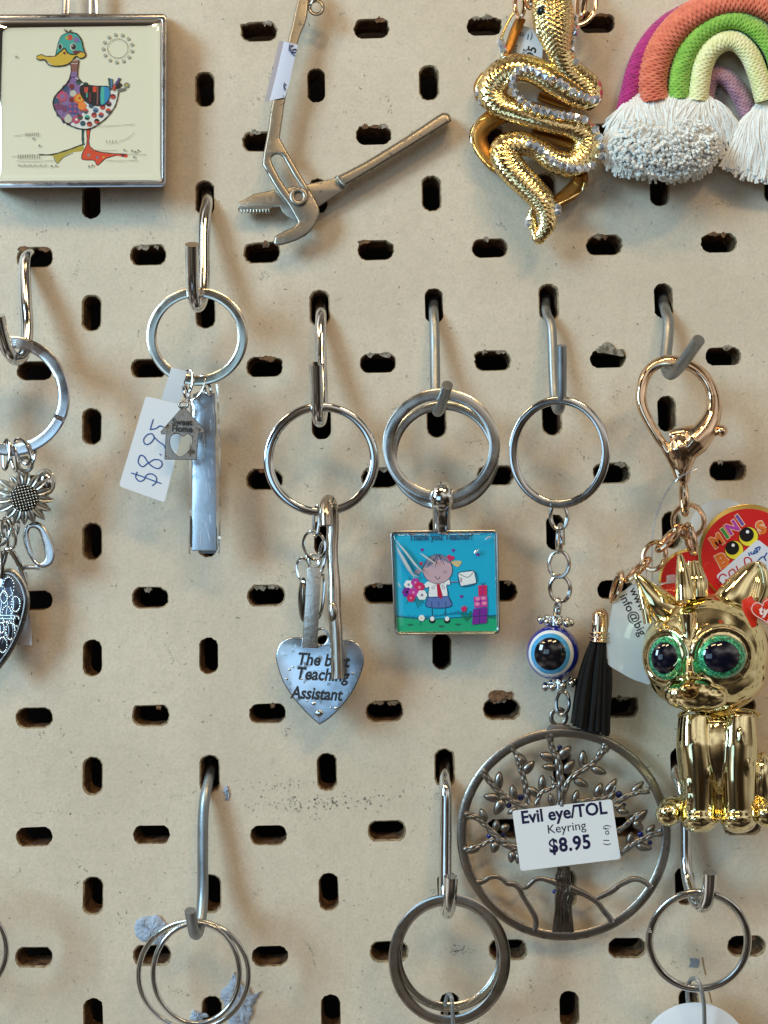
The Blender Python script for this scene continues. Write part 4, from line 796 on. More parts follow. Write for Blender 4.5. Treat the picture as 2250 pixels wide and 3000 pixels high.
CREASE_GLINT = clear_mat('white_glint_film', (1, 1, 1), .05, 1.8, haze=.5); bm = BM()  # white haze put into the film creases to paint their glints
for ln, r_ in (([(128, 745), (260, 900), (400, 1080), (515, 1190)], 2.4), ([(136, 810), (230, 990), (310, 1130), (395, 1265)], 3), ([(150, 870), (250, 1060), (340, 1190), (450, 1245)], 1.6), ([(462, 920), (570, 995), (682, 1070)], 2), ([(1195, 935), (1225, 900), (1260, 872)], 2.4), ([(1345, 745), (1380, 710), (1425, 700)], 1.6), ([(165, 1320), (200, 1390)], 1.2)):
    tube(bm, [M3(*p) + (115.5,) for p in sm(ln, 5)], [.6, r_ * 1.7, r_ * 1.7, .6], 8, fl=.6)
obj('film_crease_glint', bm, CREASE_GLINT, t)
obj('glass_dome', dome([M3(92, 652), M3(1486, 636), M3(1516, 1992), M3(146, 2000)], 107, 9, .08), CLEAR, t, smooth=60)
# ------------------------------------------------------------------ golden snake keychain
t = thing('snake_keychain', 'golden coiled snake keychain set with clear stones', 'keychain', (1560, 690, 60))
q = .32552
def scales(s, a):
    u, v = s / 13.5, a * 9 / (2 * math.pi); f = (u + v) % 1.0; g = (u - v) % 1.0
    return .93 + .13 * math.sqrt(max(0, math.sin(math.pi * f) * math.sin(math.pi * g)))
front = sm([(900, 60, 400), (912, 250, 390), (945, 430, 350), (1010, 590, 300), (1120, 700, 265), (1215, 790, 240), (1205, 880, 245), (1080, 850, 285), (900, 740, 320), (720, 630, 330), (540, 610, 310), (400, 700, 270), (350, 830, 250), (440, 950, 260), (640, 1020, 300), (880, 1090, 310), (1080, 1140, 290), (1195, 1230, 250), (1180, 1370, 245), (1060, 1470, 270), (900, 1440, 280), (760, 1340, 270), (600, 1290, 290), (470, 1330, 280), (470, 1430, 300), (560, 1560, 320), (690, 1690, 330), (790, 1800, 330), (840, 1910, 330), (840, 2020, 320), (790, 2110, 300), (760, 2150, 270), (725, 2060, 250), (700, 1930, 260), (720, 1860, 300)], 16)
rad = [140, 120, 96, 90, 92, 94, 88, 92, 98, 98, 100, 106, 104, 100, 92, 88, 92, 100, 106, 96, 88, 82, 90, 104, 110, 104, 98, 92, 84, 72, 56, 44, 40, 36, 26]
bm = BM(); tube(bm, [K3(*p[:2]) + (p[2] * q * .85,) for p in front], [r * q * (1.24 if i_ < 28 else 1.08) for i_, r in enumerate(rad)], 40, disp=scales, fl=.64); body = obj('snake_body', bm, GOLD, t, smooth=70)
bm = BM()
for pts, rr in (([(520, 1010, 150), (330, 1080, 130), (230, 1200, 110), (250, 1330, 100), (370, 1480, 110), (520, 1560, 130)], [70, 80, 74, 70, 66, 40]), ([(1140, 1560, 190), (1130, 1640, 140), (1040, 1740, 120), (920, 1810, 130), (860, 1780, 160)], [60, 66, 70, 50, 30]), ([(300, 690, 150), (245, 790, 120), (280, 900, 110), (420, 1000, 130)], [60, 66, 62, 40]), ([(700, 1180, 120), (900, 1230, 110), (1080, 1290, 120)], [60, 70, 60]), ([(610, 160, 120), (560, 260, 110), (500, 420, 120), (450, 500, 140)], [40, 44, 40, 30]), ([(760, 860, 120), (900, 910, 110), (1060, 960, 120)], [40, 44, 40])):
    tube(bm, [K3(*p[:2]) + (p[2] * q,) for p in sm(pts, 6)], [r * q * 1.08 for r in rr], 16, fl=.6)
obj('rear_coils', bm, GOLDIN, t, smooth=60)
bm = BM()
for pts, rr in (([(400, 1030, 170), (230, 1090, 150), (165, 1210, 140), (190, 1340, 140), (300, 1480, 150), (470, 1570, 160)], 18), ([(1180, 1640, 190), (1150, 1720, 160), (1050, 1780, 150), (930, 1840, 160)], 13), ([(290, 640, 180), (215, 760, 150), (230, 880, 140), (340, 980, 150)], 16), ([(540, 110, 150), (470, 230, 150), (420, 380, 150), (440, 500, 150)], 12)):
    tube(bm, [K3(*p[:2]) + (p[2] * q,) for p in sm(pts, 6)], rr * q, 10, fl=.8)
obj('cast_rim', bm, GOLD, t)
# head: flattened wedge with eyes
bm = BM(); pts = [(880, -110, 420), (885, 0, 420), (890, 120, 430), (900, 240, 425), (920, 360, 400), (945, 460, 370)]
tube(bm, [K3(*p[:2]) + (p[2] * q * .85,) for p in sm(pts, 18)], [r * q for r in (150, 168, 184, 176, 140, 104)], 64, disp=lambda s, a: .90 + .17 * math.sqrt(max(0, math.sin(math.pi * ((s / 13 + a * 14 / (2 * math.pi)) % 1)) * math.sin(math.pi * ((s / 13 - a * 14 / (2 * math.pi)) % 1)))), fl=.62); hd = obj('snake_head', bm, GOLD, body, smooth=70)
bm = BM(); tube(bm, [K3(*p[:2]) + (p[2] * q * .85,) for p in sm([(815, 45, 515), (790, 85, 520), (755, 125, 500)], 4)], [r * q for r in (14, 42, 22)], 12); obj('snake_eye', bm, mat('black_enamel', (.008, .02, .022), .06, 0, .8), body)
bm = BM(); ball(bm, *K3(770, 250), 132, 13, 26, 8); obj('cheek_plate', bm, GOLDCH, body)
# stones set along the coils: one mesh, copied
gm = bmesh.new(); bmesh.ops.create_icosphere(gm, subdivisions=1, radius=45 * q * U * .9)
gme = bpy.data.meshes.new('clear_stone'); gm.to_mesh(gme); gm.free()
STONE = mat('faceted_crystal', (.86, .88, .95), .04, .75, 1.0); gme.materials.append(STONE)
lines = [([(560, 640, 420), (640, 620, 425), (720, 640, 425), (790, 680, 420), (870, 715, 415), (950, 745, 405), (1030, 800, 390), (1110, 850, 375), (1190, 880, 350), (1250, 905, 320), (1300, 890, 290)], 13), ([(540, 690, 410), (525, 760, 400), (560, 850, 380), (630, 930, 390), (720, 975, 410), (800, 1000, 415), (880, 1020, 415), (960, 1040, 410), (1040, 1050, 405), (1120, 1065, 390), (1195, 1085, 360)], 13), ([(660, 1290, 400), (740, 1320, 400), (810, 1370, 400), (880, 1440, 395), (950, 1480, 390), (1030, 1510, 385), (1110, 1520, 375), (1190, 1510, 350), (1270, 1480, 320)], 12), ([(1330, 1430, 280), (1325, 1330, 270), (1300, 1220, 290), (1255, 1140, 320)], 4), ([(1075, 140, 330), (1090, 220, 320), (1080, 300, 330), (1060, 390, 340), (1055, 480, 330), (1130, 630, 310)], 6), ([(415, 370, 150), (435, 430, 150), (445, 480, 150)], 3), ([(210, 800, 150), (235, 880, 150), (260, 920, 150)], 2), ([(670, 2040, 250), (675, 1960, 250)], 2), ([(930, 1860, 330), (930, 1930, 330)], 2)]
for ln, n in lines:
    s = sm(ln, 10)
    for k in range(n):
        p = s[int((len(s) - 1) * (k + .5) / n)]; x, y = K3(*p[:2]); o = bpy.data.objects.new('clear_stone', gme); sc.collection.objects.link(o); o.parent = body
        o.location = W(x, y, p[2] * q * .85 + 7) - ORG[body]; o.rotation_euler = (random.uniform(0, 3), random.uniform(0, 3), 0)
# small gold beads along the seams
bm = BM()
for ln, n in lines[:3]:
    s = sm(ln, 10)
    for off in (-30, 30):
        for k in range(int(n * 1.6)):
            p = s[int((len(s) - 1) * (k + .5) / (n * 1.6))]; ball(bm, *K3(p[0] - off * .3, p[1] + off), p[2] * q * .85 - 1, 3.2, 3.2, 3.2, 8, 5)
obj('beaded_edge', bm, GOLD, body)
bm = BM(); plate(bm, K3([(505, 205), (812, 275), (790, 560), (800, 920), (590, 905), (500, 520)]), z=26, t=1.6, bev=0); st = obj('price_sticker', bm, WHITE, t)
INK = ink('#15151c'); bm = BM(); z = 28.2
text(bm, '(1 of)', *K3(628, 320), 24, -168, z, bold=.05); text(bm, 'ake', *K3(548, 440), 20, -78, z, bold=.06); text(bm, 'ing', *K3(625, 470), 19, -78, z); text(bm, '95', *K3(700, 475), 36, -78, z, bold=.2, shear=.1); obj('printed_words', bm, INK, st)
bm = BM(); x, y = K3(1120, 40); link(bm, x, y, 70, 52, 60, 8.5, 20, 10); obj('split_ring', bm, ROSE, t)
bm = BM(); link(bm, *K3(590, 30), 60, 18, 40, 8, 0, 40); link(bm, *K3(680, -20), 70, 16, 30, 8, 0, 70); link(bm, *K3(1150, -20), 50, 22, 60, 9, 8, 60); obj('chain_link', bm, ROSE, t)

# ------------------------------------------------------------------ rainbow keychain
t = thing('rainbow_keychain', 'macrame rainbow of coloured cords ending in white cotton tassels', 'keychain', (1930, 540, 60))
q = .32552
def braid(k):
    def f(s, a): return .89 + .16 * max(abs(math.sin(s / 5 + k * a)), abs(math.sin(s / 5 - k * a)))
    return f
def cord(name, pts, r, c1, c2):
    m = mat(name + '_yarn', S(c1), .85, 0, 0, vary=(420, S(c2)), bump=(2600, .00012), sheen=.35); bm = BM()
    tube(bm, [K4(*p[:2]) + (p[2] * q * .62,) for p in sm(pts, 64)], r * q, 48, disp=braid(5)); obj('braided_cord', bm, m, t, smooth=70, label=name.replace('_', ' ') + ' braided cord')
cord('magenta', [(250, 1060, 150), (300, 850, 150), (360, 620, 140), (470, 400, 120), (640, 220, 110), (900, 80, 110)], 95, '#c2227f', '#9c1463')
cord('orange', [(520, 900, 230), (500, 780, 235), (520, 600, 240), (600, 400, 240), (760, 210, 240), (950, 90, 240), (1150, 20, 240), (1400, 20, 240), (1650, 120, 240), (1850, 330, 240), (1950, 600, 240), (1960, 900, 230)], 130, '#f28463', '#dc694c')
cord('green', [(735, 880, 250), (735, 760, 255), (760, 600, 255), (830, 430, 255), (970, 270, 255), (1130, 185, 255), (1290, 180, 255), (1450, 270, 255), (1590, 450, 255), (1660, 700, 255), (1680, 900, 250)], 95, '#9fd052', '#78b43a')
cord('pale_yellow', [(905, 900, 260), (920, 760, 265), (950, 590, 265), (1020, 450, 265), (1140, 370, 265), (1260, 380, 265), (1370, 490, 265), (1450, 680, 265), (1510, 900, 260)], 92, '#fbf7c6', '#ece8a4')
cord('dusty_pink', [(960, 1000, 90), (980, 800, 95), (1040, 690, 95), (1130, 680, 95), (1230, 770, 95), (1320, 930, 95), (1390, 1110, 90)], 82, '#b98a9a', '#966a80')
COTTON = mat('white_cotton_thread', (.91, .905, .88), .9, sheen=.4, vary=(500, (.84, .83, .80)))
def fringe(base, outl, inner, n, seed, zb, zo):
    rnd = random.Random(seed); bm = BM(); B = sm(base, 8); O = sm(outl, 12)
    for k in range(n):
        u = rnd.random(); b = B[int(u * (len(B) - 1))]; uo = min(1, max(0, u + rnd.gauss(0, .05))); o = O[int(uo * (len(O) - 1))]; v = rnd.random() ** .7
        e = (inner[0] + (o[0] - inner[0]) * v + rnd.gauss(0, 12), inner[1] + (o[1] - inner[1]) * v + rnd.gauss(0, 14)); ze = zb + (zo - zb) * (1 - v ** 2.2) + rnd.gauss(0, 12)
        if v < .35 and rnd.random() < .3: continue
        m1 = (b[0] * .75 + e[0] * .25 + (e[0] - b[0]) * .15, b[1] + (e[1] - b[1]) * .22, zb + 60 + (ze - zb) * .55); m2 = (b[0] * .3 + e[0] * .7 + (e[0] - b[0]) * .1, b[1] + (e[1] - b[1]) * .66, zb + 50 + (ze - zb) * .95)
        p = sm([(b[0], b[1] - 14, zb + rnd.uniform(0, 40)), m1, m2, (e[0], e[1], ze)], 4)
        kx, ky = rnd.uniform(0, 6), rnd.uniform(8, 22); tube(bm, [K4(c[0] + ky * math.sin(i * .7 + kx), c[1] + ky * .6 * math.cos(i * .9 + kx)) + (c[2] * q * .62,) for i, c in enumerate(p)], [2.6, 3, 3.4, 4.2], 5)
    return bm
def stubs(bm, cx, cy, rx, ry, n, seed):
    rnd = random.Random(seed)
    for _ in range(n):
        a = rnd.uniform(0, 6.283); r_ = math.sqrt(rnd.random()); u, v = r_ * math.cos(a), r_ * math.sin(a)
        if rnd.random() > (v + .95) * 1.1: continue
        z = 215 * .5 + 62 * math.sqrt(max(0, 1 - r_ * r_)) + rnd.gauss(0, 5); x, y = cx + rx * u, cy + ry * v
        tip = K4(x + rnd.gauss(0, 10), y + rnd.gauss(0, 10)) + (z,); base = K4(x - rx * u * .12, y - 50 - ry * v * .1) + (z - rnd.uniform(14, 30),)
        tube(bm, [base, tuple((p + q_) / 2 for p, q_ in zip(base, tip)), tip], [3, 3.6, 4.6], 6)
    return bm
obj('cotton_tassel', stubs(fringe([(290, 950), (330, 890), (430, 850), (540, 828), (640, 850), (710, 808), (800, 850), (900, 845), (1000, 890)], [(60, 1130), (40, 1280), (70, 1500), (190, 1590), (360, 1620), (560, 1640), (740, 1650), (900, 1610), (1030, 1540), (1130, 1420), (1200, 1330), (1260, 1270), (1320, 1170)], (640, 1180), 1900, 3, 240, 380), 610, 1330, 510, 300, 1250, 8), COTTON, t, smooth=60)
obj('cotton_tassel', fringe([(1410, 1000), (1460, 940), (1530, 905), (1650, 890), (1800, 890), (1960, 900)], [(1120, 1490), (1180, 1540), (1260, 1570), (1350, 1610), (1450, 1640), (1600, 1650), (1800, 1660), (2000, 1600), (2160, 1450)], (1620, 1420), 1000, 4, 240, 300), COTTON, t, smooth=60)

# ------------------------------------------------------------------ evil eye and tree keychain
t = thing('tree_keychain', 'blue evil eye bead on a chain above a round pewter tree pendant with price sticker', 'keychain', (1650, 2757, 60))
bm = BM(); ring(bm, 1639, 1325, 136, 136, 152, 13, 6, turns=2, pitch=9, a0=1.75, tx=16, ty=-10, sq=3); obj('split_ring', bm, STEEL, t)
for x, y, z, rx, ry, rot, yaw in ((390, 130, 136, 26, 38, -3, 18), (393, 265, 124, 17, 40, 3, 68), (390, 420, 114, 30, 38, 2, 14), (396, 570, 106, 31, 38, -3, 18), (380, 690, 98, 12, 28, 8, 62), (410, 1265, 84, 21, 34, 2, 25)):
    bm = BM(); link(bm, *L2(x, y), z, rx, ry, 6.4, rot, yaw); obj('chain_link', bm, STEEL, t)
BLUE = mat('cobalt_resin', S('#1b2a9c'), .08, 0, 1.0)
bm = BM(); x, y = L2(352, 958); ball(bm, x, y, 88, 78, 80, 76, 48, 30, axis=(-.13, .06, 1), bands=[(37, 0), (48.5, 1), (59, 2), (180, 3)])
obj('eye_bead', bm, [mat('black_resin', (.006, .006, .010), .08, 0, 1), mat('sky_blue_resin', S('#3f9fd6'), .1, 0, 1), mat('white_resin', (.80, .83, .84), .1, 0, 1), BLUE], t, smooth=60)
for (x, y, rot) in ((367, 765, 6), (392, 1150, -10)):
    bm = BM(); cx, cy = L2(x, y); a0 = math.radians(rot)
    for k in range(9):
        a = 2 * math.pi * k / 9; u, w = 46 * math.cos(a), 34 * math.sin(a); ball(bm, cx + u * math.cos(a0) - w * .28 * math.sin(a0), cy + u * math.sin(a0) + w * .20, 88 + w, 11, 12, 11, 14, 9)
    tube(bm, [(cx, cy - 14, 88), (cx, cy + 14, 88)], 22, 16); obj('bead_cap', bm, CHROME, t)
# the pendant
cx, cy = 1652, 2444
pend = None; bm = BM(); ring(bm, cx, cy, 56, 300, 298, 14, 9, sq=4, n=150); ring(bm, *L3(588, 178), 56, 22, 24, 7, 7, n=40, sq=3)
plate(bm, [L3(540, 215), L3(640, 215), L3(680, 248), L3(600, 262), L3(520, 250)], z=48, t=16, bev=2)
pend = obj('pendant_hoop', bm, ANTDARK, t, smooth=45)
bm = BM()
def br(f, pts, w, z=62, fl=.55): tube(bm, [f(*p) + (z,) for p in sm(pts, 6)], [x * .58 for x in w] if isinstance(w, (list, tuple)) else w * .58, 12, fl=fl)
br(M6, [(310, 720), (400, 700), (480, 650), (570, 640), (650, 670), (720, 730), (810, 740), (880, 800), (920, 880), (960, 950), (1030, 1060), (1090, 1170), (1110, 1260), (1090, 1370)], [16, 13, 13, 12, 12, 13, 14, 15, 14, 13, 14, 15, 14, 14])
br(M6, [(920, 790), (980, 780), (1040, 730), (1100, 680), (1180, 665), (1280, 690), (1390, 720)], [10, 12, 12, 12, 12, 14, 18])
br(M7, [(230, 800), (320, 830), (420, 870), (520, 930), (600, 990), (680, 1090), (760, 1190), (800, 1270)], [26, 20, 16, 14, 14, 15, 15, 18])
br(M7, [(580, 940), (680, 890), (800, 830), (900, 750), (1000, 700), (1080, 670), (1180, 680), (1270, 730), (1330, 790)], [12, 14, 16, 15, 15, 15, 14, 14, 18])
obj('root_branches', bm, ANTDARK, pend, smooth=60)
bm = BM(); rnd = random.Random(8)
tl = [M6(1390, 500), M6(1385, 640), M6(1340, 700), M6(1380, 760), M6(1360, 900), M6(1355, 1100), M6(1330, 1300), M6(1315, 1400)]; tr = [M7(235, 500), M7(235, 640), M7(260, 760), M7(330, 860), M7(270, 940), M7(262, 1100), M7(280, 1280), M7(290, 1400)]
outl = sm(tl, 5) + sm(tr, 5)[::-1]; plate(bm, outl, z=50, t=15, bev=4)
for k in range(11):
    u = (k + .5) / 11; pts = [];
    for i in range(9):
        v = i / 8; a = np.array([np.interp(v, np.linspace(0, 1, 8), [p[c] for p in tl]) for c in (0, 1)]); b = np.array([np.interp(v, np.linspace(0, 1, 8), [p[c] for p in tr]) for c in (0, 1)])
        w = .06 + .88 * (u + rnd.uniform(-.05, .05)); p = a + (b - a) * w; pts.append((p[0], p[1], 65 + rnd.uniform(-1.5, 1.5)))
    tube(bm, sm(pts, 4), [1.5, 3.2, 2, 3.4, 2.4, 3.2, 1.4], 6)
obj('tree_trunk', bm, PEWTER_BARK, pend, smooth=60)
bm = BM()
def twig(f, pts, w):
    P_ = sm(pts, 6); n = len(P_)
    for s_, ph in ((-1, 0), (1, 1.6)):
        line = []
        for i, p in enumerate(P_):
            a = np.array(P_[max(0, i - 1)][:2]); b = np.array(P_[min(n - 1, i + 1)][:2]); d = (b - a) / max(1e-6, np.linalg.norm(b - a)); nn = np.array((-d[1], d[0])); ww = np.interp(i / (n - 1), np.linspace(0, 1, len(w)), w)
            o = nn * s_ * ww * .22 * (1 + .35 * math.sin(i * .9 + ph)); line.append(f(p[0] + o[0], p[1] + o[1]) + (63 + 1.2 * math.sin(i * 1.1 + ph * 2),))
        tube(bm, line, [x * .217 * .46 for x in w], 8)
twig(M4, [(1290, 340), (1310, 460), (1340, 560), (1400, 650), (1420, 800), (1440, 950), (1450, 1100), (1440, 1300)], [90, 60, 60, 70, 80, 80, 90, 100])
twig(M4, [(760, 480), (830, 580), (880, 680), (890, 780), (930, 880), (960, 1000), (980, 1130), (1010, 1270)], [70, 50, 80, 60, 55, 60, 65, 80])
twig(M4, [(380, 830), (460, 930), (530, 1030), (640, 1130), (740, 1200), (860, 1260), (990, 1310)], [90, 70, 60, 60, 60, 60, 60])
twig(M4, [(160, 1430), (290, 1440), (370, 1510), (460, 1590), (560, 1680), (680, 1790), (840, 1860)], [90, 70, 55, 50, 60, 70, 70])
twig(M6, [(150, 290), (250, 260), (350, 220), (450, 170), (540, 120)], [70, 90, 50, 45, 50]); twig(M6, [(470, 20), (560, 100), (650, 170), (740, 230), (860, 250)], [50, 60, 65, 65, 60])
twig(M4, [(1120, 1300), (1140, 1180), (1200, 1100), (1300, 1060), (1350, 1000), (1310, 880)], [50, 50, 45, 45, 50, 30]); twig(M4, [(1350, 1000), (1440, 1040)], [40, 50])
twig(M5, [(140, 1180), (170, 1050), (230, 930), (350, 840), (480, 760), (560, 700), (640, 600), (700, 520), (720, 470)], [70, 60, 55, 60, 60, 60, 70, 90, 90])
twig(M5, [(320, 1240), (450, 1215), (600, 1200), (720, 1180), (800, 1130), (840, 1000)], [45, 40, 40, 40, 40, 25]); twig(M5, [(850, 1260), (950, 1190), (1080, 1130), (1180, 1100), (1300, 1090)], [60, 55, 55, 65, 70])
twig(M5, [(870, 1640), (980, 1560), (1080, 1470), (1160, 1400), (1260, 1370)], [60, 55, 45, 45, 20]); twig(M7, [(910, 330), (1000, 260), (1100, 190), (1220, 130), (1340, 70), (1470, 40)], [60, 60, 60, 60, 70, 80])
twig(M5, [(840, 1330), (900, 1290), (980, 1350)], [60, 50, 30])
obj('tree_branches', bm, ANTDARK, pend, smooth=60)
def leaf(f, x, y, w, h, rot):
    """pointed oval: tip direction rot (degrees, 0 = up), rim raised round a hollow"""
    b2 = BM(); a = math.radians(rot); out = []
    for k in range(20):
        u = 2 * math.pi * k / 20; px_, py_ = math.sin(u) * w * .56 * (1 - .25 * math.cos(u)), -math.cos(u) * h * .56; out.append(f(x + px_ * math.cos(a) - py_ * math.sin(a), y + px_ * math.sin(a) + py_ * math.cos(a)))
    plate(b2, out, z=55, t=8, bev=2.5); tube(b2, [(p[0] * .88 + f(x, y)[0] * .12, p[1] * .88 + f(x, y)[1] * .12, 63) for p in out], 1.9, 6, True)
    c0 = f(x, y); sheet(b2, [[(c0[0] + (p[0] - c0[0]) * k, c0[1] + (p[1] - c0[1]) * k, 62.6 + 7 * math.sqrt(1 - (k / .86) ** 2) - .3) for p in out + out[:1]] for k in (.859, .8, .68, .5, .3, .04)]); return b2
for f, x, y, w, h, rot in ((M4, 605, 950, 110, 230, 5), (M4, 900, 660, 110, 210, -40), (M4, 1010, 770, 110, 210, 40), (M4, 1260, 630, 120, 210, -70), (M4, 1500, 570, 120, 210, 45), (M4, 1290, 770, 90, 190, -85), (M4, 1555, 760, 110, 210, 40), (M4, 1190, 990, 100, 210, 0), (M4, 1070, 1100, 100, 190, -55), (M4, 800, 1120, 100, 210, -10), (M4, 510, 1180, 110, 210, -80), (M4, 610, 1310, 130, 220, 210), (M4, 395, 1420, 90, 180, -20), (M4, 570, 1560, 90, 150, 5), (M4, 690, 1590, 100, 120, 60), (M4, 790, 1360, 70, 150, 235), (M4, 1310, 1210, 80, 160, -10), (M4, 1635, 1190, 80, 180, 5),
                           (M5, 405, 660, 110, 220, 0), (M5, 620, 820, 100, 200, 110), (M5, 380, 985, 100, 200, 115), (M5, 310, 1170, 90, 170, 10), (M5, 620, 1080, 110, 190, 20), (M5, 780, 1040, 100, 260, 35), (M5, 1140, 1050, 90, 220, 45), (M5, 800, 1150, 70, 120, 30), (M5, 1180, 1440, 110, 240, 45), (M5, 1150, 1560, 100, 160, 130), (M5, 1320, 1610, 80, 150, 40), (M5, 950, 1370, 70, 150, 100),
                           (M6, 550, 240, 110, 150, 200), (M6, 780, 370, 90, 150, 190), (M6, 860, 390, 60, 140, 180), (M6, 260, 270, 100, 170, 80), (M7, 1040, 130, 90, 180, 10), (M7, 1230, 240, 100, 200, 100)):
    obj('pewter_leaf', leaf(f, x, y, w, h, rot), ANTDARK, pend, smooth=50)
GEM = mat('dark_blue_bead', S('#16207a'), .08, 0, 1)
for x, y, r in ((M4(900, 1180) + (15,)), (M5(890, 1140) + (16,)), (M5(960, 1280) + (10,)), (M4(740, 1290) + (13,)), (M6(480, 90) + (14,)), (M6(660, 80) + (13,)), (M7(1180, 70) + (15,)), (M7(1310, 180) + (12,)), (M6(1360, 840) + (11,)), (1640, 2190, 12), (1480, 2330, 10)):
    bm = BM(); ball(bm, x, y, 38, r * .68, r * .68, 8); obj('blue_bead', bm, GEM, pend)
bm = BM(); plate(bm, rrect(L3([(350, 655), (860, 596), (906, 902), (393, 964)]), 9), z=70, t=1.8, bev=0); stk = obj('price_sticker', bm, WHITE, t)
NAVY = ink('#15133f'); bm = BM(); z = 72.4; a = -6.8
text(bm, 'Evil eye/TOL', *L3(614, 668), 52, a, z, bold=.25, sx=.93); text(bm, 'Keyring', *L3(628, 742), 37, a, z, sx=1.0); text(bm, '$8.95', *L3(645, 828), 57, a, z, bold=.3, sx=.90, sp=1.08); text(bm, '(1 of)', *L3(833, 780), 25, a - 83, z, bold=.04, sp=1.1)
obj('printed_words', bm, NAVY, stk)

# ------------------------------------------------------------------ gold cat figure keychain
t = thing('cat_keychain', 'shiny gold horned cat figure with green glitter eyes on a rose gold clasp', 'keychain', (2100, 2450, 130))
bm = BM(); q = .48222
ml = [(1060, 1100, 150), (1000, 1010, 150), (940, 910, 148), (893, 800, 146), (892, 700, 144), (930, 600, 142), (1010, 540, 140), (1100, 535, 138), (1200, 570, 138), (1280, 640, 140), (1325, 740, 142), (1325, 850, 146), (1280, 950, 150), (1220, 1020, 152), (1150, 1100, 152)]
tube(bm, [K7(*p[:2]) + (p[2],) for p in sm(ml, 8)], [10, 14, 15, 17, 17, 17, 17, 17, 17, 18, 20, 26, 36, 42, 30], 18, fl=1.0)
tube(bm, [K7(*p[:2]) + (p[2],) for p in sm([(1000, 1000, 150), (1050, 1080, 150), (1100, 1180, 148), (1130, 1250, 146)], 5)], [10, 16, 16, 20], 14)
tube(bm, sm([K7(1090, 1000, 152), K7(1130, 1050, 154), K7(1140, 1120, 152), K7(1138, 1190, 148), K7(1135, 1270, 144)], 5), [24, 44, 40, 26, 22], 18, fl=.8); tube(bm, sm([K7(1060, 985, 150), K7(1150, 975, 152), K7(1240, 965, 152)], 5), [14, 22, 24], 14)
clasp = obj('lobster_clasp', blob(bm, 2.2, 12), ROSE, t, smooth=70)
bm = BM(); tube(bm, [K7(1270, 1000, 160), K7(1340, 970, 158), K7(1380, 958, 156)], [12, 10, 12], 12); ball(bm, *K7(1380, 958), 156, 17, 18, 17); obj('trigger', bm, ROSE, clasp)
for f, x, y, z, rx, ry, rot, yaw, r in ((K7, 1150, 1370, 140, 15, 46, -4, 64, 9), (L2, 1175, 158, 128, 46, 48, 0, 8, 8), (L2, 1060, 262, 136, 18, 50, 44, 62, 8.5), (L2, 968, 370, 128, 33, 42, 20, 15, 7.5), (L2, 868, 455, 122, 15, 46, 46, 64, 8), (L2, 740, 560, 114, 18, 44, 18, 58, 7), (L2, 1190, 270, 140, 19, 44, -12, 58, 9)):
    bm = BM(); link(bm, *f(x, y), z, rx, ry, r, rot, yaw); obj('chain_link', bm, ROSE, t)
# black tassel
bm = BM(); tp = [L2(640, 690, 104), L2(640, 720, 104), L2(638, 800, 104), L2(636, 860, 104), L2(634, 895, 104)]; tube(bm, sm(tp, 4), [10, 24, 27, 26, 28], 24); 
for y in (835, 862, 885): ring_y = L2(636, y); tube(bm, [(ring_y[0] + 29 * math.cos(a), ring_y[1] + 3 * math.sin(a), 104 + 29 * math.sin(a)) for a in [2 * math.pi * k / 28 for k in range(28)]], 3.4, 8, True)
tas = obj('tassel_cap', bm, ROSE, t, smooth=60)
bm = BM(); rnd = random.Random(6)
for k in range(90):
    a = rnd.uniform(0, 6.28); rr = math.sqrt(rnd.random()); u = rr * math.cos(a); w = rr * math.sin(a)
    top = L2(634 + 52 * u, 890); bot = L2(560 + 122 * u + 20, 1425 + 34 * u + rnd.uniform(-14, 14)); mid = L2(608 + 100 * u + rnd.gauss(0, 5), 1120)
    tube(bm, sm([top + (100 + 24 * w,), mid + (98 + 36 * w,), bot + (94 + 34 * w,)], 5), [6, 7, 6.5], 6)
obj('black_tassel', bm, mat('black_suede_strands', (.0035, .0035, .0045), .9, bump=(900, .0002)), t, smooth=60)
# head
hx, hy = 2068, 1912
def face_z(x, y, bulge=0): return 190 + 150 * math.sqrt(max(.02, 1 - ((x - hx) / 190) ** 2 - ((y - hy) / 178) ** 2)) + bulge
bm = BM(); ball(bm, hx, hy, 190, 188, 176, 150, 48, 30); ball(bm, hx + 6, hy + 60, 190, 176, 120, 138, 40, 24)
ball(bm, *L2(1215, 1212), 318, 66, 52, 48); ball(bm, *L2(1300, 1232), 312, 56, 40, 44); ball(bm, *L2(1120, 1215), 306, 44, 40, 40)
tube(bm, sm([L2(1168, 720, 312), L2(1175, 850, 318), L2(1182, 980, 326), L2(1190, 1100, 340)], 4), [26, 16, 13, 26], 16)
for c, rx, ry in ((L2(1045, 985), 64, 78), (L2(1378, 975), 84, 80)):
    tube(bm, [(c[0] + rx * math.cos(a), c[1] + ry * math.sin(a), face_z(c[0] + rx * math.cos(a), c[1] + ry * math.sin(a), -3)) for a in [2 * math.pi * k / 40 for k in range(40)]], 9, 12, True)
head = obj('cat_head', blob(bm, 4, 5), GOLDCH, t, smooth=80)
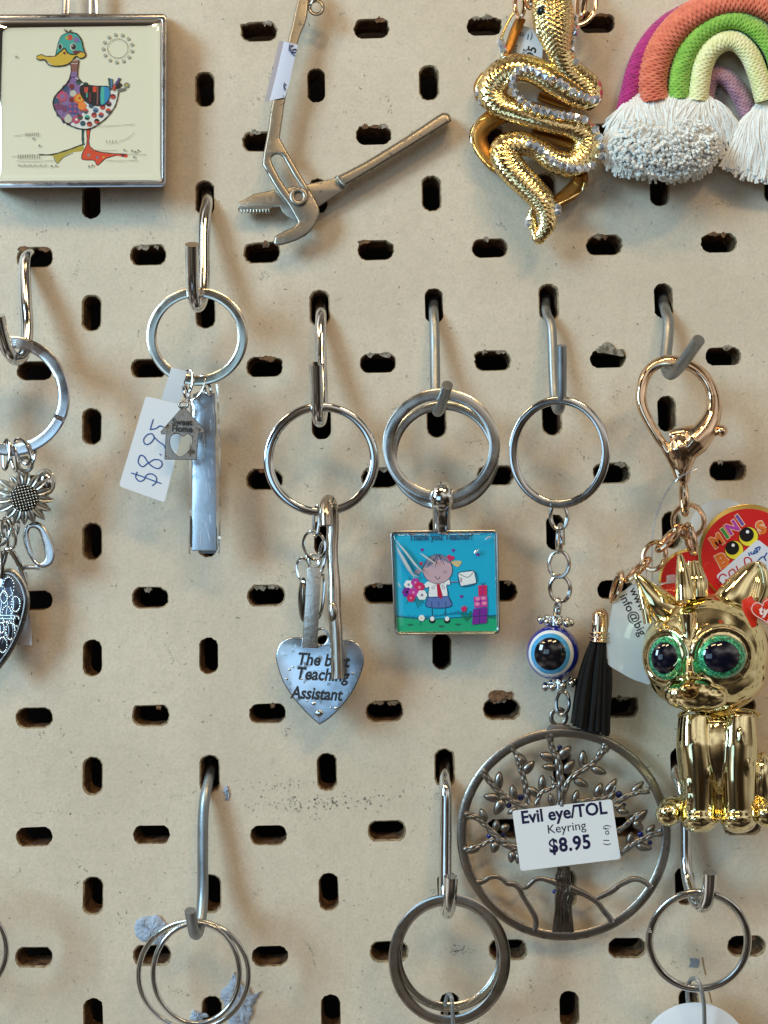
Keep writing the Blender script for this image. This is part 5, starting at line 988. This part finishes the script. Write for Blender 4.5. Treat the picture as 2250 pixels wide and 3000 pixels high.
# ears, horn, tuft
bm = BM(); tube(bm, sm([L2(1130, 800, 220), L2(1060, 720, 228), L2(985, 645, 235), L2(915, 560, 235), L2(852, 482, 232)], 6), [60, 54, 42, 24, 5], 22, fl=.55); tube(bm, sm([L2(930, 780, 262), L2(910, 680, 262), L2(870, 540, 246)], 5), [14, 12, 4], 10); obj('cat_ear', bm, GOLDCH, head, smooth=70)
bm = BM(); tube(bm, sm([L2(1390, 730, 200), L2(1450, 630, 200), L2(1495, 555, 196), L2(1555, 470, 190), L2(1590, 418, 186)], 6), [60, 54, 44, 30, 12], 22, fl=.6); tube(bm, sm([L2(1600, 660, 190), L2(1640, 560, 188), L2(1625, 450, 186), L2(1585, 410, 186)], 6), [16, 16, 14, 8], 12)
for k in range(5): tube(bm, sm([L2(1520 + k * 18, 640 - k * 4, 214), L2(1560 + k * 12, 540, 206), L2(1590 + k * 4, 450 + k * 6, 194)], 4), [7, 6, 3], 7)
obj('cat_ear', bm, GOLDCH, head, smooth=70)
bm = BM(); tube(bm, sm([L2(1158, 640, 290), L2(1152, 560, 286), L2(1140, 460, 278), L2(1124, 362, 268)], 6), [31, 27, 20, 7], 22); obj('cat_horn', bm, GOLDCH, head, smooth=70)
bm = BM()
for k in range(9): a = k * .7; tube(bm, sm([L2(1225 + 44 * math.cos(a), 620, 240 + 20 * math.sin(a)), L2(1222 + 40 * math.cos(a), 520, 236 + 18 * math.sin(a)), L2(1205 + 24 * math.cos(a), 410 + 10 * math.sin(a * 3), 230)], 5), [13, 14, 6], 10)
obj('hair_tuft', bm, GOLDCH, head, smooth=70)
GREEN = None
def glitter():
    m = bpy.data.materials.new('green_glitter'); m.use_nodes = True; nt = m.node_tree; N = nt.nodes.new; L = nt.links.new; b = nt.nodes['Principled BSDF']; tc = N('ShaderNodeTexCoord')
    v = N('ShaderNodeTexVoronoi'); v.inputs['Scale'].default_value = 2600; L(tc.outputs['Object'], v.inputs['Vector']); r = N('ShaderNodeValToRGB'); e = r.color_ramp.elements
    e[0].color = (.003, .13, .05, 1); e[1].color = (.10, .85, .45, 1); e[0].position = .2; sepc = N('ShaderNodeSeparateColor'); L(v.outputs['Color'], sepc.inputs[0]); L(sepc.outputs[0], r.inputs[0]); L(r.outputs[0], b.inputs['Base Color'])
    b.inputs['Metallic'].default_value = .35; b.inputs['Roughness'].default_value = .35; b.inputs['Coat Weight'].default_value = 1; b.inputs['Coat Roughness'].default_value = .03
    nm = N('ShaderNodeBump'); nm.inputs['Distance'].default_value = .0003; L(sepc.outputs[1], nm.inputs['Height']); L(nm.outputs[0], b.inputs['Normal']); return m
GREEN = glitter(); PUP = mat('blue_black_pupil', (.003, .004, .014), .05, 0, 1.0); EDGE = mat('dark_eye_rim', (.02, .015, .01), .2)
for c, rx, ry, ax, zz, pu in ((L2(1048, 990), 50, 60, (-.22, .02, 1), -8, 45), (L2(1374, 985), 67, 60, (.02, -.03, 1), -12, 45)):
    bm = BM(); z0 = face_z(*c) + zz; ball(bm, c[0], c[1], z0, rx * 1.12, ry * 1.10, 39, 40, 24, axis=ax, bands=[(pu, 1), (76, 0), (180, 2)]); obj('cat_eye', bm, [GREEN, PUP, EDGE], head, smooth=60)
bm = BM(); ball(bm, *L2(1180, 1188), 362, 31, 27, 16); obj('cat_nose', bm, mat('dark_gold_nose', (.55, .36, .14), .06, 1), head, smooth=70)
# body
bm = BM(); ball(bm, 2100, 2200, 140, 118, 130, 84, 40, 24)
for x, x2 in ((2038, 2049), (2164, 2164)):
    tube(bm, sm([(x, 2100, 175), (x, 2190, 190), (x2 - 2, 2290, 196), (x2, 2400, 200)], 6), [52, 58, 56, 52], 24)
    tube(bm, [(x2 - 46, 2368, 205), (x2 + 46, 2368, 205)], 10, 10); ball(bm, x2, 2402, 205, 55, 40, 58)
for x in (2008, 2064, 2136, 2196): tube(bm, sm([(x, 2130, 222 - abs(x - 2100) * .3), (x + 5, 2220, 236 - abs(x - 2100) * .25), (x + 2, 2340, 240 - abs(x - 2100) * .25)], 6), [10, 13, 9], 10)
rnd = random.Random(12)
for k in range(12): ball(bm, rnd.choice((2046, 2160)) + rnd.uniform(-30, 30), rnd.uniform(2140, 2340), 232, rnd.uniform(8, 16), rnd.uniform(22, 50), 16, 14, 10)
ball(bm, 2102, 2215, 190, 84, 120, 46, 30, 20); ball(bm, 2100, 2340, 150, 110, 70, 60, 30, 20); ball(bm, 1972, 2372, 150, 44, 42, 46); ball(bm, 2236, 2300, 140, 40, 100, 60); ball(bm, 2236, 2376, 150, 44, 42, 46)
bd = obj('cat_body', blob(bm, 4, 4), mat('pale_gold_chrome_wrinkled', (.86, .75, .45), .08, 1, bump=(95, .0007, 0)), t, smooth=80)
for x, y in ((1957, 2385), (2246, 2388)):
    bm = BM(); ball(bm, x, y, 196, 37, 37, 34); obj('cat_paw', bm, GOLDCH, bd, smooth=70)
bm = BM(); ring(bm, 2108, 2096, 170, 116, 20, 7, 7, sq=2, n=60, ty=40); obj('neck_collar', bm, GOLDCH, bd)
RED = mat('red_gloss', S('#cf1a1c'), .3, 0, .4); REDPL = mat('red_orange_plastic', S('#d8321c'), .25, 0, .4)
bm = BM(); hh = heart(2236, 1788, 78, 80, -.25); plate(bm, hh, z=344, t=8, bev=2); plate(bm, [L2(1500, 640), L2(1560, 610), L2(1600, 690), L2(1590, 800), L2(1560, 810), L2(1500, 690)], z=332, t=10, bev=3); ht = obj('heart_badge', bm, REDPL, head)
bm = BM(); inn = heart(2238, 1789, 68, 70, -.25); ribbon(bm, inn + inn[:1], 2.2, 352.6); text(bm, 'ty', 2238, 1790, 34, 6, 352.8, bold=.5); obj('badge_letters', bm, ink('#f3dcd8'), ht)
# swing tags behind the head
PGOLD = mat('gold_foil_edge', (.72, .50, .14), .2, 1)
bm = BM(); plate(bm, circ(*L7(1215, 370), 100, n=60), z=34, t=2, bev=0); obj('white_backing_tag', bm, mat('pearl_white_plastic', (.66, .68, .69), .3, coat=.3), t)
cx, cy = L7(1465, 575); bm = BM(); plate(bm, circ(cx, cy, 146, n=80), z=60, t=3, bev=1); rt = obj('swing_tag', bm, PGOLD, t)
bm = BM(); plate(bm, circ(cx + 1, cy + 5, 138, n=80), z=63.2, t=.8, bev=0); obj('red_print', bm, RED, rt)
bm = BM(); plate(bm, circ(*L7(900, 830), 92, n=64), z=50, t=3, bev=1); obj('swing_tag', bm, PGOLD, t); bm = BM(); plate(bm, circ(*L7(904, 836), 86, n=64), z=53.2, t=.8, bev=0); obj('red_print', bm, RED, t)
LET = ['#f0c8a8', '#e0762c', '#2f9a46', '#b83fae', '#6f4fa8', '#e9d83a', '#0e0e10', '#f2f2f2']; lm = [ink(c, .35) for c in LET]; bm = BM()
for s, x, y, sz, rot, ci in (('M', 1165, 450, 46, -33, 1), ('I', 1243, 378, 46, -35, 2), ('N', 1315, 322, 46, -33, 3), ('I', 1388, 250, 46, -35, 4), ('B', 1218, 645, 56, -28, 1), ('S', 1597, 325, 50, -30, 1)):
    x, y = L7(x, y); text(bm, s, x, y, sz, rot, 64.6, bold=.95, mi=0); text(bm, s, x, y, sz, rot, 65.4, bold=.45, mi=ci)
for x, y, r in ((1330, 535, 88), (1470, 405, 92)):
    x, y = L7(x, y); r *= .30139; ox = -7; plate(bm, circ(x, y, r + 1.4, n=40), z=64.2, t=.3, bev=0, mi=6); plate(bm, circ(x, y, r, n=40), z=64.6, t=.4, bev=0, mi=5); plate(bm, circ(x + ox * .8, y - 6, r * .76, n=36), z=65.2, t=.3, bev=0, mi=6); plate(bm, circ(x - 3, y - 14, r * .18, n=16), z=65.7, t=.3, bev=0, mi=7)
obj('tag_lettering', bm, lm, rt, smooth=0)
bm = BM(); stp = rrect(L7([(1150, 790), (1560, 430), (1900, 700), (1450, 1120)]), 10); plate(bm, stp, z=67, t=1.2, bev=0); ps = obj('price_sticker', bm, mat('handwritten_sticker', (.70, .72, .80), .5), rt)
bm = BM(); bR, bB = [], []
for st in ([(1255, 790), (1225, 770), (1190, 790), (1180, 850), (1215, 880), (1255, 860), (1262, 825), (1240, 830)], [(1300, 730), (1280, 750), (1290, 790), (1325, 790), (1340, 750), (1320, 722), (1300, 730)], [(1350, 690), (1375, 740), (1410, 735), (1420, 700)], [(1440, 690), (1430, 620), (1470, 610), (1500, 640), (1480, 690), (1445, 700)]): tube(bm, [L7(*p) + (68.6,) for p in sm(st, 5)], 2.1, 6, fl=.4, mi=0)
for st in ([(1470, 560), (1480, 590)], [(1490, 550), (1500, 580)], [(1510, 580), (1530, 540), (1545, 560), (1520, 570)], [(1545, 510), (1560, 560)], [(1530, 525), (1580, 505), (1570, 540)], [(1560, 640), (1610, 600), (1640, 640)], [(1620, 610), (1650, 560)], [(1640, 740), (1670, 780)], [(1600, 700), (1640, 680)]): tube(bm, [L7(*p) + (68.6,) for p in sm(st, 5)], 2.1, 6, fl=.4, mi=1)
obj('pen_writing', bm, [PENR, PENB], ps)
bm = BM(); itag = sm(L7([(172, 985), (260, 930), (370, 860), (520, 900), (640, 1100), (640, 1700), (520, 1835), (440, 1825), (320, 1780), (190, 1705), (108, 1650), (85, 1580), (90, 1400), (135, 1150)]), 3, True); plate(bm, itag, z=118, t=2, bev=0); it = obj('info_tag', bm, mat('pearl_grey_plastic', (.58, .60, .62), .3, coat=.3, vary=(90, (.48, .50, .53))), t)
bm = BM(); text(bm, 'info@big', *L7(345, 1165), 36, 63, 120.4, bold=.12); text(bm, 'www', *L7(395, 1015), 34, 63, 120.4, bold=.12); obj('printed_words', bm, INK, it)
bm = BM(); tube(bm, [p for p in sm([K7(1235, 1182, 180), K7(1170, 1215, 176), K7(1090, 1265, 166), K7(1020, 1370, 130), K7(975, 1500, 110), K7(958, 1620, 104), L7(535, 720, 104), L7(550, 860, 112), L7(640, 860, 110), L7(760, 850, 110)], 8)], 2.6, 6); tube(bm, sm([L7(500, 640, 100), L7(470, 800, 100), L7(540, 900, 112), L7(700, 840, 112)], 6), 2.6, 6); plate(bm, rrect([L7(670, 780), L7(760, 770), L7(765, 855), L7(675, 865)], 5), z=112, t=6, bev=1.5); obj('nylon_tag_loop', bm, THREAD, t)
